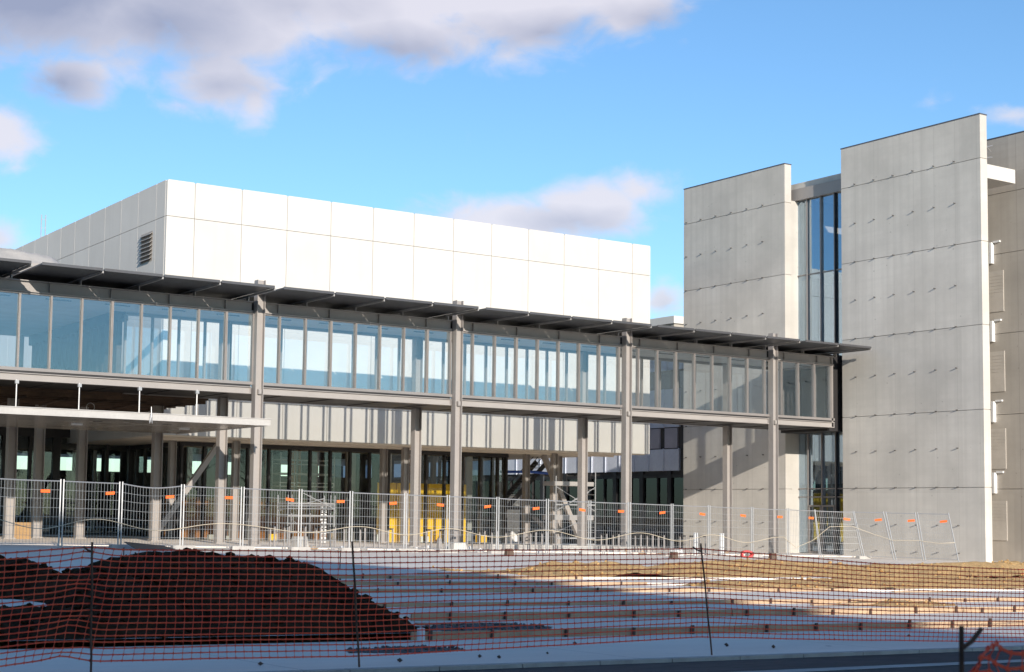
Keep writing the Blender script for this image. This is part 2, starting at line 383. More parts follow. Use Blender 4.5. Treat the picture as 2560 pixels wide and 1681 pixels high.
for i,(a,b) in enumerate(spans):
    a2=a+(.20 if i else 0); b2=b-(.24 if i<len(spans)-1 else 0)
    s=MB(); s.box(a2,b2,51.02,51.34,Z_LB0,Z_LB0+.025); s.box(a2,b2,51.02,51.34,Z_LB1-.025,Z_LB1); s.box(a2,b2,51.10,51.13,Z_LB0+.025,Z_LB1-.025)
    s.box(b2-.025,b2-.001,51.03,51.33,Z_LB0+.026,Z_LB1-.026); s.build('lower_beam',M['steel'],br)
    s=MB(); s.box(a2,b2,51.04,51.34,Z_UB0,Z_UB0+.03); s.box(a2,b2,51.04,51.34,Z_UB1-.03,Z_UB1); s.box(a2,b2,51.17,51.20,Z_UB0+.03,Z_UB1-.03)
    x=a2+.6
    while x<b2: s.box(x,x+.016,51.06,51.169,Z_UB0+.031,Z_UB1-.031); x+=2.16
    s.build('upper_beam',M['steel'],br)
    s=MB(); s.box(a2,b2,51.14,51.30,Z_LB1+.001,Z_SILL-.03); s.build('sill_recess',M['dark'],br)
    s=MB(); s.box(a2-.1,b2+.1,51.10,51.32,Z_SILL-.03,Z_GL0); s.box(a2-.1,b2+.1,51.13,51.30,Z_GL1,Z_UB0-.002); s.build('sill',M['frame'],br)
# panes and mullions of the front, phase taken from the photo
MX=[15.02+1.0775*k for k in range(-9,37)]
MX=[x for x in MX if XSTART<x<XEND-.2]+[XEND-.04]
pane0=None; mul0=None
for a,b in zip(MX[:-1],MX[1:]):
    gp=MB(); gp.box(a+.03,b-.03,51.205,51.217,Z_GL0,Z_GL1); gp.build('glass_pane',M['glass'],br)
for k,x in enumerate(MX):
    w=.034 if k%4 else .046
    mu=MB(); mu.box(x-w,x+w,51.12,51.29,Z_GL0+.001,Z_GL1-.001); mu.box(x-.012,x+.012,51.085,51.119,Z_GL0+.001,Z_GL1-.001); mu.build('mullion',M['frame'],br)
# back wall of the walkway
for i,(a,b) in enumerate([(19.95,XC[0]+.4)]+[(XC[k]+.4,XC[k+1]+.4) for k in range(3)]+[(XC[3]+.4,XEND)]):
    s=MB(); n=max(1,round((b-a)/1.0775)); st=(b-a)/n
    for k in range(n+1): s.box(a+k*st-.036,a+k*st+.036,54.38,54.52,4.501,Z_GL1-.001,0)
    s.box(a,b,54.36,54.54,Z_GL1,Z_UB0); s.box(a,b,54.36,54.54,Z_LB0,4.50); s.box(a,b,54.40,54.50,Z_UB0+.001,Z_UB1)
    fr=s.build('back_frame',M['frame'],br)
    s=MB(); s.box(a+.04,b-.04,54.445,54.457,4.50,Z_GL1); s.build('back_glass',M['glass'],fr)
s=MB(); s.box(XSTART,XEND,51.345,54.35,4.30,4.47); s.build('deck',M['floor'],br)
s=MB(); s.box(XSTART,XEND,51.345,54.35,4.262,4.299); 
x=XSTART+1
while x<XEND: s.box(x,x+.12,51.36,54.34,4.235,4.261); x+=2.16
s.build('deck_underside',M['dark'],br)
s=MB(); s.box(XSTART,XEND,51.345,54.355,7.30,7.36); s.build('ceiling',M['ceil'],br)
s=MB()
for k in range(23): s.box(5.6+k*2.155,6.5+k*2.155,52.6,52.72,7.27,7.299)
s.build('ceiling_light_slot',M['dark'],br)
s=MB(); s.box(XSTART,XEND,51.345,54.355,7.361,7.66); s.build('ceiling_void',M['dark'],br)
s=MB()
for y in (51.1,52.2,53.3,54.38): s.box(XEND,XEND+.10,y,y+.12,4.23,7.65)
s.box(XEND+.003,XEND+.097,51.221,54.379,4.23,4.6); s.box(XEND+.003,XEND+.097,51.221,54.379,7.2,7.65); s.build('end_frame',M['frame'],br)
s=MB(); s.box(XEND+.101,55.42,51.5,51.6,4.1,7.8); s.box(XEND+.101,55.42,51.601,54.55,7.3,7.8); s.box(XEND+.101,55.42,51.601,54.55,4.1,4.5); s.box(XEND+.101,55.42,54.551,54.62,4.1,7.8); s.build('link_passage',M['dark'],br)  # dark colour here stands in for shade in the recess under the eave
s=MB(); s.box(55.30,55.40,51.601,54.55,4.501,7.29); s.build('link_door',M['inside'],br)
# roof panels in fours, each on a thin pale rib
for i,(a,b) in enumerate([(XC[0]-3*PITCH,XC[0]-2*PITCH),(XC[0]-2*PITCH,XC[0]-PITCH),(XC[0]-PITCH,XC[0]),(XC[0],XC[1]),(XC[1],XC[2]),(XC[2],XC[3]),(XC[3],54.2)]):
    a2=a-.08; b2=b-.36 if i<6 else b
    n=4 if i<6 else 2; st=(b2-a2)/n
    for k in range(n):
        x0=a2+k*st; x1=x0+st-.07
        s=MB(); s.box(x0,x1,48.86,54.0,Z_RF,Z_RF+.045); s.box(x0,x1,48.84,48.859,Z_RF-.015,Z_RF+.075); s.build('roof_panel',M['roof'],br)
        s=MB(); s.box(x1+.005,x1+.055,48.9,53.6,Z_RF-.085,Z_RF-.002); s.box(x1+.012,x1+.046,51.08,51.26,Z_UB1+.001,Z_RF-.086)
        for q in range(7): s.box(x1-.02,x1+.082,49.05+q*.6,49.25+q*.6,Z_RF-.05,Z_RF-.012)
        s.build('bracket',M['rib'],br)
# upper hall on the entrance side: slab, slotted side wall, back windows, roof edge and membrane
s=MB(); s.box(XSTART,23.45,54.6,66.0,4.35,4.6); s.build('hall_floor',M['floor'],br)
s=MB(); s.box(XSTART,20.3,54.6,66.3,7.42,7.5); s.build('hall_ceiling',M['ceil'],br)
s=MB(); y=54.9
while y<65.6: s.box(19.8,20.0,y,y+.38,4.6,7.41); y+=.92
s.box(19.8,20.1,54.6,65.9,7.0,7.415) ; s.build('slotted_wall',M['inside_dark'],br)
s=MB(); x=XSTART
while x<19.6: s.box(x,x+.30,65.9,66.1,4.6,7.41); x+=1.05
s.box(XSTART,19.7,65.9,66.1,5.55,5.68); s.build('hall_back_frame',M['inside'],br)
s=MB(); s.box(XSTART-8,20.4,55.0,70.0,8.52,8.80); s.box(XSTART-8,22.4,54.93,54.999,8.50,8.88); s.build('hall_roof',M['steel'],br)
s=MB(); s.box(XSTART,20.3,55.2,66.2,7.501,8.519); s.build('hall_roof_void',M['dark'],br)
s=MB(); s.box(XSTART,23.4,54.55,61.9,4.16,4.34)
for q in range(15): s.box(XSTART,23.35,54.7+q*.5,54.76+q*.5,4.02+.03*(q%2),4.159)
for q in range(12):
    x=6+q*1.5; s.bar((x,54.8,4.0),(x+.7,61.5,4.02),.05,.05)
s.build('bare_deck_underside',M['rusty'],br)
s=MB()
for q in range(2): s.tube([(19.6+.16*math.cos(t/6*math.pi),57.0+q*.02,3.85+.16*math.sin(t/6*math.pi)) for t in range(13)],.012,5)
s.build('hanging_coil',M['galv'],br)
# entrance canopy hung from the bridge
CYF,CYB,CZ0,CZ1,CX1=48.0,56.4,2.92,3.12,22.92
cn=thing('entrance_canopy','flat grey metal entrance canopy hung on four pale rods below the footbridge','canopy',(CX1,CYF,gz(CX1,CYF)))
s=MB(); s.box(2.0,CX1,CYF,CYF+.06,CZ0-.02,CZ1); s.box(2.0,CX1+.06,CYF-.03,CYF+.12,CZ1+.001,CZ1+.025); s.box(CX1-.06,CX1,CYF+.061,CYB,CZ0-.02,CZ1); s.build('fascia',M['fascia'],cn)
s=MB(); 
for k in range(10):
    x0=2.0+k*2.09
    for q in range(4):
        y0=CYF+.062+q*2.08; s.box(x0+.008,min(x0+2.08,CX1-.062),y0,y0+2.07,CZ0,CZ0+.03)
s.build('soffit_panels',M['canopy_under'],cn)
s=MB(); s.box(2.0,CX1-.07,CYF+.065,CYB-.01,CZ0+.04,CZ1-.03); s.build('canopy_top',M['steel'],cn)
for x in (12.8,14.97,17.12,19.28,21.43):
    s=MB(); s.tube([(x,51.0,CZ1-.03),(x,51.0,Z_LB0+.02)],.026,8); s.box(x-.06,x+.06,50.94,51.06,Z_LB0-.12,Z_LB0-.002); s.build('hanger_rod',M['galv'],cn)
s=MB(); random.seed(3)
for q in range(9):
    a=random.uniform(0,6); s.tube([(18.55+.05*math.cos(a+t),CYF-.05,2.95+.16*math.sin(a*2+t*1.3)) for t in range(5)],.01,4)
s.tube([(18.55,CYF-.05,3.35),(18.56,CYF-.05,3.0)],.014,5); s.build('loose_cable',M['galv'],cn)
s=MB()
for x in (13.6,17.4,19.9): s.box(x,x+.28,50.2,50.34,CZ0-.012,CZ0-.001)
s.build('light_slot',M['dark'],cn)
s=MB()
for x in (17.3,21.3): s.box(x,x+.35,52.1,52.3,CZ0-.05,CZ0-.002)
s.build('ceiling_fitting',M['pvc'],cn)
# entrance glazing deep under the canopy
en=thing('entrance_glazing','dark glazed entrance wall set back under the canopy','glazed wall',(14,71.6,gz(14,71.6)))
ex=[8.0+1.25*k for k in range(16)]
for a,b in zip(ex[:-1],ex[1:]):
    gp=MB(); gp.box(a+.07,min(b,26.6)-.07,71.55,71.562,gz(14,71),3.3); gp.build('glass_pane',M['glass_low'],en)
s=MB()
for k,x in enumerate(ex):
    w=.07+.11*(k%3==0); s.box(x-w,x+w,71.45,71.68,gz(14,71)-.2,3.3)
s.box(7.9,26.7,71.45,71.68,3.3,4.15); s.build('glazing_frame',M['dark'],en)
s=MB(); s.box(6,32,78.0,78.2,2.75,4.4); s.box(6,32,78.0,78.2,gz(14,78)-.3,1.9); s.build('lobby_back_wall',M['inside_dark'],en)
s=MB()
for x in (9.3,12.2,15.4,17.2,18.6,20.3,21.9,23.2,25.0,26.2): s.box(x,x+.55,77.4,77.9,gz(14,78)-.2,1.7+.5*math.sin(x*5))
for k in range(18): 
    x=7.0+k*1.35+.4*math.sin(k*2.3); s.box(x,x+.25+.25*(k%3),77.3,77.38,gz(14,78)-.2,3.2)
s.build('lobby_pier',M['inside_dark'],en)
random.seed(53)
for k in range(18):
    x=random.uniform(9,26); y=random.uniform(72.3,76.5); w=random.uniform(.1,.45); h=random.choice([2.9,random.uniform(-.4,1.2)])
    s=MB(); s.box(x,x+w,y,y+.12,gz(14,74)-.1,h); s.build('partition',[M['inside'],M['inside_dark'],M['pvc'],M['steel']][k%4],en)
s=MB(); s.box(XSTART,23.5,62.0,79,4.16,4.45); s.box(7,26.4,71.7,78,3.302,3.4); s.build('lobby_ceiling',M['inside_dark'],en)
s=MB(); s.box(8,26.5,71.7,78,gz(14,72)-.06,gz(14,72)-.01); s.build('lobby_floor',M['floor'],en)
# grey membrane bulge and masts above the entrance roof
s=MB(); nx,ny=120,40
for j in range(ny+1):
    for i in range(nx+1):
        x=2+i*18.6/nx; y=58.2+j*8/ny
        e=min(1,(20.6-x)/1.9)*min(1,j/9.0)*min(1,(ny-j)/6.0+.2)
        s.v.append((x,y,8.83+max(0,e)*(1.30+.10*fbm(x*.35,y*.3,2)+.09*fbm(x*.9,y*1.6,5)+.035*fbm(x*3.1,y*3.3,8))))
for j in range(ny):
    for i in range(nx): k=j*(nx+1)+i; s.f.append((k,k+1,k+nx+2,k+nx+1)); s.m.append(0)
tag(s.build('roof_membrane',M['membrane'],None,True),'wrinkled grey sheet bulging over the low roof beside the white box','roof sheet')
ms=thing('roof_mast','pair of thin grey masts standing on the white box roof','mast',(XB+.4,78.5,ZT))
for dx in (0,.22):
    s=MB(); s.tube([(XB+.4+dx,78.5,ZT-.1),(XB+.4+dx,78.5,ZT+1.45)],.028,6); s.build('pole',M['galv'],ms)
s=MB()
for q in range(3): s.bar((XB+.4,78.5,ZT+.3+q*.45),(XB+.62,78.5,ZT+.3+q*.45),.02,.02)
s.build('rung',M['galv'],ms)

# ------------------------------------------------------------------ concrete walls with anchor pins
XT=54.55; JZ=[1.34,4.74,8.47,12.18,15.88]; PZ=[-1.55,-.34,1.36,3.08,4.77,6.64,8.49,10.34,12.19,14.06,15.96]
def fin(label, y0, y1, z0, zt, pins):
    t=thing('concrete_wall',label,'wall',(XT,y0,z0),'fair faced concrete blade walls of the tower')
    s=MB(); zz=[z0]+JZ+[zt]
    for a,b in zip(zz[:-1],zz[1:]): s.box(XT,XT+.46,y0,y1,a+(.014 if a>z0 else 0),b-(.014 if b<zt else 0))
    s.build('wall_panels',M['fin'],t)
    s=MB(); s.box(XT+.03,XT+.43,y0+.03,y1-.03,z0,zt-.05); s.build('joint_core',M['joint'],t)
    s=MB(); s.box(XT-.02,XT+.48,y0-.02,y1+.02,zt+.001,zt+.05); s.build('coping',M['fincap'],t)
    p0=None
    for y in pins:
        for z in PZ:
            if p0 is None:
                s=MB(); s.tube([(XT+.01,y,z),(XT-.115,y,z+.004)],.028,6,r1=.022); p0=s.build('anchor_pin',M['pin'],t); p0['y']=y; base=(y,z)
            else:
                dup(p0,t,(0,y-base[0],z-base[1]))
    del p0['y']
    return t
fin('nearer and taller looking pinned concrete blade wall, right of the tower glazing',42.86,51.07,-2.1,17.84,[50.17,48.97,47.8,46.62,45.42,44.26])
fin('farther pinned concrete blade wall behind the last bridge columns, left of the tower glazing',54.90,62.62,-2.1,17.84,[62.36,61.19,60.01,58.81,57.62,56.45])
# tower between and behind the blades
tw=thing('stair_tower','tall glazed stair tower recessed between two concrete blade walls','tower',(55.5,53,-1.9))
gx=55.5; zb=gz(55,53); ym=[51.08,52.35,53.28,54.22,55.18]
zc=[zb,.95,1.36,7.0,12.16,16.02]
for a,b in zip(ym[:-1],ym[1:]):
    for c,d in zip(zc[:-1],zc[1:]):
        gp=MB(); gp.box(gx,gx+.012,a+.03,b-.03,c+.03,d-.03); gp.build('glass_pane',M['glass_tower'],tw)
s=MB()
for y in ym[1:]: s.box(gx-.10,gx+.05,y-.033,y+.033,zb,16.02)
for z in zc[1:-1]: s.box(gx-.05,gx+.04,ym[0],ym[-1],z-.03,z+.03)
s.build('glazing_frame',M['frame'],tw)
s=MB(); s.box(gx-.12,gx+.05,52.28,52.35-.034,zb,16.02); s.build('dark_mullion',M['dark'],tw)
dr=MB()
for a,b in ((52.42,53.24),(53.32,54.16)):
    dr.box(gx-.13,gx-.02,a,a+.07,zb,.55); dr.box(gx-.13,gx-.02,b-.07,b,zb,.55); dr.box(gx-.13,gx-.02,a+.071,b-.071,.47,.55); dr.box(gx-.13,gx-.02,a+.071,b-.071,zb,zb+.12)
do=dr.build('door',M['frame'],tw); s=MB(); s.box(gx-.17,gx-.131,53.14,53.17,-1.1,-.5); s.build('handle',M['galv'],do)
s=MB(); s.box(gx-.22,gx+.1,51.08,55.18,16.021,16.62); s.build('head_fascia',M['steel'],tw)
s=MB(); s.box(gx+.0,gx+.4,51.8,58.0,16.621,16.96); s.box(55.02,gx+.3,54.92,55.25,-2,16.01); s.build('parapet',M['fin'],tw)
s=MB(); s.box(gx+.02,gx+4.6,55.26,62.4,-2,16.6); s.box(gx+.02,gx+2.4,47.5,51.06,-2,16.0); s.build('core_wall',M['fin_old'],tw)
s=MB()
for z in (1.1,4.5,6.8,11.95): s.box(gx+.25,gx+4.5,51.1,55.2,z,z+.25)
s.build('floor_slab',M['inside'],tw)
s=MB(); s.box(gx+4.3,gx+4.5,51.1,55.2,-2,16.4); s.box(gx+.25,gx+.4,54.25,55.25,-2,16.0); s.box(gx+.1,gx+4.5,51.1,55.2,16.3,16.6); s.box(gx+1.6,gx+1.75,51.1,54.2,7.3,11.9); s.build('inner_wall',M['soffit'],tw)
s=MB(); s.box(gx+1.2,gx+1.3,51.2,53.2,zb,.8); s.build('timber_screen',M['wood'],tw)
s=MB()
for k in range(7): s.box(gx+.09,gx+.12,51.12+k*.58,51.58+k*.58,1.6,4.2)
s.build('blind',M['pvc'],tw)
# set-back wall on the right with sunshade blades, flush panels and a balcony slab
sw=thing('set_back_wall','weathered concrete wing wall set back at the right edge, with flush grey panels','wall',(58,45,-1.95))
s=MB(); zz=[-2.1,1.34,4.74,8.47,12.18,15.0,17.62]
for a,b in zip(zz[:-1],zz[1:]): s.box(58,58.5,30,51.0,a+.013,b-.013)
s.build('wall_panels',M['fin_old'],sw)
s=MB(); s.box(58.04,58.46,30.05,50.9,-2.1,17.55); s.build('joint_core',M['joint'],sw)
s=MB(); s.box(57.98,58.52,29.98,51.0,17.621,17.67); s.build('coping',M['fincap'],sw)
for z0,z1 in ((11.76,12.74),(8.12,9.08),(4.40,5.36),(1.14,2.09)):
    s=MB(); s.box(57.80,57.995,44.88,45.0,z0,z1); s.box(57.9,57.998,44.5,44.86,z1-.02,z1+.06); s.build('sunshade_blade',M['pvc'],sw)
for z0,z1 in ((9.5,11.4),(5.8,7.66),(2.26,4.1),(-1.0,.8)):
    s=MB(); s.box(57.965,57.998,44.36,45.2,z0,z1)
    for q in range(6): s.box(57.955,57.964,44.38,45.18,z0+.9+q*.15,z0+.93+q*.15)
    s.build('flush_panel',M['panelgrey'],sw)
s=MB(); s.box(55.02,57.4,43.2,44.6,15.15,15.78); s.build('balcony_slab',M['white'],sw)
s=MB()
for a,b in (((55.9,43.6,15.8),(55.5,43.5,17.3)),((55.2,43.6,16.5),(56.6,43.8,16.9)),((55.2,43.6,17.2),(56.5,43.8,16.6)),((55.3,43.6,16.1),(56.7,43.9,16.4))): s.tube([a,b],.025,5)
s.build('bracket_pole',M['galv'],sw)
# clad wing far behind
bw=thing('clad_wing','distant wing clad in pale sky-tinted panels above dark glazing, beyond the white box','building',(57,76,-2))
def band(z0,z1,y0,y1):
    s=MB(); y=y0
    while y<y1: s.box(57,57.12,y+.02,min(y+1.33,y1)-.02,z0,z1); s.box(56.94,56.999,y-.03,y+.03,z0-.02,z1+.03); y+=1.35
    s.build('cladding_panels',M['panel_skytint'],bw)
band(2.50,3.74,65.8,106); band(5.00,7.2,65.8,106); band(8.3,9.9,64.2,106)
s=MB(); s.box(57.121,72,63.4,110,-2,9.85); s.build('wall',M['inside_dark'],bw)
s=MB()
for k in range(25):
    y=66.0+k*1.55; s.box(57.02,57.11,y,y+1.1,3.8,4.95)
s.build('window_blind',mat('lilac_blind',(.42,.40,.44),.8),bw)
s=MB()
for k in range(15):
    y=66.5+k*2.5; s.box(56.98,57.12,y,y+.33,-2,2.48); s.box(57.0,57.1,y+1.2,y+1.26,-2,2.3)
s.box(57.0,57.12,64,106,2.1,2.3); s.box(57.0,57.12,64,106,-.8,-.72); s.build('ground_floor_frame',M['dark'],bw)
s=MB(); s.box(57.11,57.119,64,106,-2,2.1); s.build('ground_floor_glass',M['glass_dark'],bw)
s=MB(); s.box(56.9,57.3,64.0,106,9.901,10.0); s.build('coping',M['rib'],bw)
db=thing('distant_block','pale distant block whose roof edge shows between the white box and concrete wall','building',(80,93,-2.5))
s=MB(); s.box(80,110,93,140,-3,15.4); s.build('wall',M['fin_old'],db)
s=MB(); s.box(79.8,110,92.8,140.2,15.401,16.0); s.build('parapet',M['white'],db)
# steel stair and blue pipe under the box
st=thing('steel_stair','dark steel stair flight rising under the right end of the white box','stair',(46.6,68,gz(46,68)))
s=MB()
for k in range(14): s.box(46.4+k*.17,46.6+k*.17,67.4,68.4,.4+k*.17,.43+k*.17)
for k in range(9): s.box(48.6-k*.25,48.85-k*.25,66.2,67.2,-1.6+k*.22,-1.57+k*.22)
s.build('tread',M['galv'],st)
s=MB(); s.bar((46.3,67.4,.3),(48.9,67.4,2.8),.06,.25); s.bar((46.3,68.4,.3),(48.9,68.4,2.8),.06,.25); s.box(45.2,46.5,66.2,68.4,.15,.35); s.bar((49,66.2,-1.7),(46.5,66.2,.3),.06,.25); s.build('stringer',M['dark'],st)
s=MB()
for q in (.55,.85,1.15): s.bar((46.3,67.4,.3+q),(48.9,67.4,2.8+q),.03,.03); s.bar((49,66.2,-1.7+q),(46.5,66.2,.3+q),.03,.03)
s.build('handrail',M['dark'],st)
s=MB(); s.box(47.2,48.2,69.0,69.2,-1.6,1.0); tag(s.build('white_hoarding',M['pvc']),'white hoarding panel standing behind the steel stair','panel')
s=MB(); s.tube([(45.4,66.8,2.15),(47.3,66.9,2.20),(49.3,67.0,2.12)],.07,8); tag(s.build('blue_pipe',M['blue']),'long blue plastic pipe running across the steel stair','pipe')

# ------------------------------------------------------------------ scaffolds, boards and blocks on the site
sf=thing('scaffold_tower','low pale tubular scaffold standing outside the glazing behind the fence','scaffold',(28.2,57.3,gz(28,57)))
X0,X1,Y0,Y1=28.25,30.45,57.3,58.25; zb_=gz(28,57)
for x,y in ((X0,Y0),(X1,Y0),(X0,Y1),(X1,Y1)):
    s=MB(); s.tube([(x,y,zb_),(x,y,.62)],.024,6); s.build('upright',M['galv'],sf)
s=MB()
for z in (-1.3,-.95,-.58,-.27,.05,.18,.25):
    s.tube([(X0,Y0,z),(X1,Y0,z)],.02,5); s.tube([(X0,Y0,z),(X0,Y1,z)],.02,5); s.tube([(X1,Y0,z),(X1,Y1,z)],.02,5)
for x in (X0+.18,X0+1.05,X0+2.0):
    for z in (-.95,-.58,.18): s.tube([(x,Y0,z),(x,Y0,z+.45)],.018,5)
s.build('ledger',M['galv'],sf)
s=MB(); s.tube([(X0+.7,Y0,.7),(X1,Y0,.05)],.02,5); s.tube([(X0,Y0,-.2),(X0+.9,Y1,-.6)],.02,5); s.tube([(X0,Y1,-.05),(X1,Y1,.5)],.02,5); s.build('brace',M['galv'],sf)
for z in (-.22,.30):
    s=MB(); s.box(X0+.03,X1-.03,Y0+.04,Y1-.04,z-.06,z); s.build('plank_deck',M['rib'],sf)
s=MB(); random.seed(5)
for x in (X0+1.72,X0+1.9):
    for k in range(11): s.box(x+random.uniform(-.03,.03),x+.07,Y0+.3,Y0+.36,zb_+k*.16,zb_+k*.16+.11)
s.build('ladder',M['pvc'],sf)
si=thing('scaffold_tower','taller dim scaffold tower standing indoors behind the ground floor glazing','scaffold',(31.6,66,gz(32,66)))
X0,X1,Y0,Y1=32.1,35.0,66.0,66.9; zb_=gz(32,66)
for x,y in ((X0,Y0),(X1,Y0),(X0,Y1),(X1,Y1),(X0+.75,Y0)):
    s=MB(); s.tube([(x,y,zb_),(x,y,2.75)],.026,6); s.build('upright',M['galv'],si)
s=MB()
for z in (.4,.95,1.3,1.75,2.2,2.4):
    s.tube([(X0,Y0,z),(X1,Y0,z)],.022,5); s.tube([(X0,Y1,z),(X1,Y1,z)],.022,5); s.tube([(X0,Y0,z),(X0,Y1,z)],.022,5)
for x in (X0+1.1,X0+2.1):
    s.tube([(x,Y0,1.75),(x,Y0,2.4)],.02,5)
s.build('ledger',M['galv'],si)
s=MB(); s.box(X0,X1,Y0+.05,Y1-.05,1.68,1.74); s.box(X0,X1,Y0+.05,Y1-.05,1.1,1.15); s.build('plank_deck',M['rib'],si)
sf=thing('rolling_scaffold','grey rolling scaffold with two boarded decks standing under the right end of the white box','scaffold',(42.7,58,gz(43,58)))
X0,X1,Y0,Y1=42.6,44.95,58.0,59.0; zb_=gz(43,58)
for x,y in ((X0,Y0),(X1,Y0),(X0,Y1),(X1,Y1)):
    s=MB(); s.tube([(x,y,zb_),(x,y,1.75 if x<44 else 2.0)],.026,6); s.build('upright',M['galv'],sf)
s=MB()
for z in (-1.49,-1.19,.4):
    s.box(X0,X1,Y0-.01,Y0+.03,z-.03,z+.03)
for k in range(12): s.tube([(X1-.02,Y0+.05,zb_+.2+k*.26),(X1-.02,Y1-.05,zb_+.2+k*.26)],.014,5)
s.build('rail',M['galv'],sf)
for z,h in ((1.40,.2),(-.21,.24)):
    s=MB(); s.box(X0-.05,X1-.1,Y0,Y1,z-h/2,z+h/2); s.build('boarded_deck',M['rib'],sf)
s=MB()
for a,b in (((X0,Y0,1.25),(X1,Y0,.1)),((X0,Y0,.1),(X1,Y0,1.25)),((X0,Y0,-.9),(X1-.2,Y0,-.15)),((X0,Y0,.1),(X1-.4,Y0,1.0))): s.tube([a,b],.02,5)
s.build('brace',M['galv'],sf)
def block(name,x,y,w,d,h,m,label,cat,rz=0,group=None):
    s=MB(); z=gz(x,y); c,sn=math.cos(rz),math.sin(rz)
    P=[(-w/2,-d/2),(w/2,-d/2),(w/2,d/2),(-w/2,d/2)]; bev=min(w,d,h)*.12
    lo=[(x+a*c-b*sn,y+a*sn+b*c,z-.01) for a,b in P]; hi=[(x+a*(1-2*bev/w)*c-b*(1-2*bev/d)*sn,y+a*(1-2*bev/w)*sn+b*(1-2*bev/d)*c,z+h) for a,b in P]
    s.quadbox(lo+hi); return tag(s.build(name,m),label,cat,group)
block('plywood_sheet',17.15,57.0,.62,.06,.62,M['ply'],'brown plywood sheet leaning by the dark column under the canopy','plywood')
block('stone_block',25.1,49.9,.55,.4,.38,M['block'],'pale rough stone block at the foot of the first tall column','block',.2)
block('stone_block',32.0,50.0,.62,.4,.26,M['white'],'flat cream stone block in front of the second tall column','block')
block('grey_drum',30.9,49.6,.16,.16,.42,M['steel'],'short grey tube standing by the yellow wall hoops','tube')
block('white_sack',41.1,47.6,.5,.4,.26,M['pvc'],'white sack dumped at the foot of the fence by the tower','sack',.4)
# red hose coil
s=MB(); pts=[]
for k in range(90):
    a=k*.42; r=.33-.001*k; pts.append((43.5+r*math.cos(a),46.0+.06*math.sin(k*.7),gz(43.5,46)+.12+r*math.sin(a)*.45))
s.tube(pts,.035,6); tag(s.build('hose_coil',M['red'],None,True),'coil of red hose lying at the base of the mesh fence','hose')

# hoops in a row behind the fence
HX=[23.96,24.53,25.18,25.81,26.4,26.97,27.65,28.26,28.85,30.55,31.16,32.42,33.0,33.58,34.25,34.87,35.46,36.02,36.74,39.06,39.69,40.88,41.53,42.15,43.36,43.92,44.5]
proto=None
for x in HX:
    back=('the scaffold tower' if x<28 else 'the dark timber wall' if x<29.6 else 'the yellow wall' if x<33.2 else 'the grey foyer glass' if x<34.5 else 'the open undercroft' if x<40.5 else 'the farther concrete wall')
    lab='slim dark metal hoop behind the fence, before '+back
    z=gz(x,49.8)
    if proto is None:
        proto=thing('metal_hoop',lab,'hoop',(x,49.8,z),'metal hoops in a row behind the fence')
        s=MB(); s.bar((x,49.62,z),(x,49.62,z+.74),.05,.05); s.bar((x,49.98,z),(x,49.98,z+.74),.05,.05); s.build('upright',M['steel'],proto)
        s=MB(); s.box(x-.026,x+.026,49.6,50.0,z+.70,z+.755); s.build('top_bar',M['dark'],proto)
        kids=list(proto.children)
    else:
        c=dup(proto,None,(x,49.8,z)); c['label']=lab
        for k in kids: dup(k,c)
# white posts near the tower
for x,lab in ((42.5,'short pair of white posts at the fence before the farther concrete wall'),(43.95,'short pair of white posts next to the last but one bridge column')):
    t=thing('white_post',lab,'post',(x,48,gz(x,48)),'short white posts by the tower')
    for d in (-.06,.06):
        s=MB(); s.box(x+d-.035,x+d+.035,47.96,48.04,gz(x,48),gz(x,48)+.95); s.build('tube',M['pvc'],t)
# low concrete edging behind the hoops
s=MB(); s.quadbox([(33.6,50.3,-1.9),(42.0,50.3,-1.9),(42.0,50.5,-1.9),(33.6,50.5,-1.9),(33.6,50.3,gz(33.6,50)+.22),(42.0,50.3,gz(42,50)+.22),(42.0,50.5,gz(42,50)+.22),(33.6,50.5,gz(33.6,50)+.22)])
tag(s.build('concrete_edging',M['block']),'low concrete edging behind the hoops below the white box','edging')

# ------------------------------------------------------------------ mesh fence
FP=[(12.66,45.5),(14.93,45.76),(16.88,46.0),(19.04,46.26),(21.25,46.5),(23.41,46.55),(25.4,46.6),(27.62,46.64),(29.44,46.68),(31.64,46.72),(33.94,46.76),(36.0,46.8),(37.99,46.84),(40.23,46.87),(42.24,46.9),(44.68,46.94),(46.81,46.97),(48.76,47.0),(50.7,46.3),(51.45,45.2),(52.05,44.1),(52.7,42.75)]
FB=['at the frame edge before the brown plywood sheet','before the darkest entrance glazing','before the pier glass under the canopy','sagging in the middle, before the canopy column','before the last canopy column','in front of the first tall bridge column','before the scaffold tower with its two decks','before the timber lined foyer','before the first yellow panels','before the second tall bridge column','before the grey end of the foyer glass','before the steel stair','before the rolling scaffold','before the third tall bridge column','before the dark clad wing','where the farther concrete wall begins','above the red hose coil','in front of the fourth tall bridge column','before the tower doors','first panel leaning on the nearer concrete wall','second panel leaning on the nearer concrete wall','last leaning panel, turned towards the road']
FP=[(10.4,45.25)]+FP
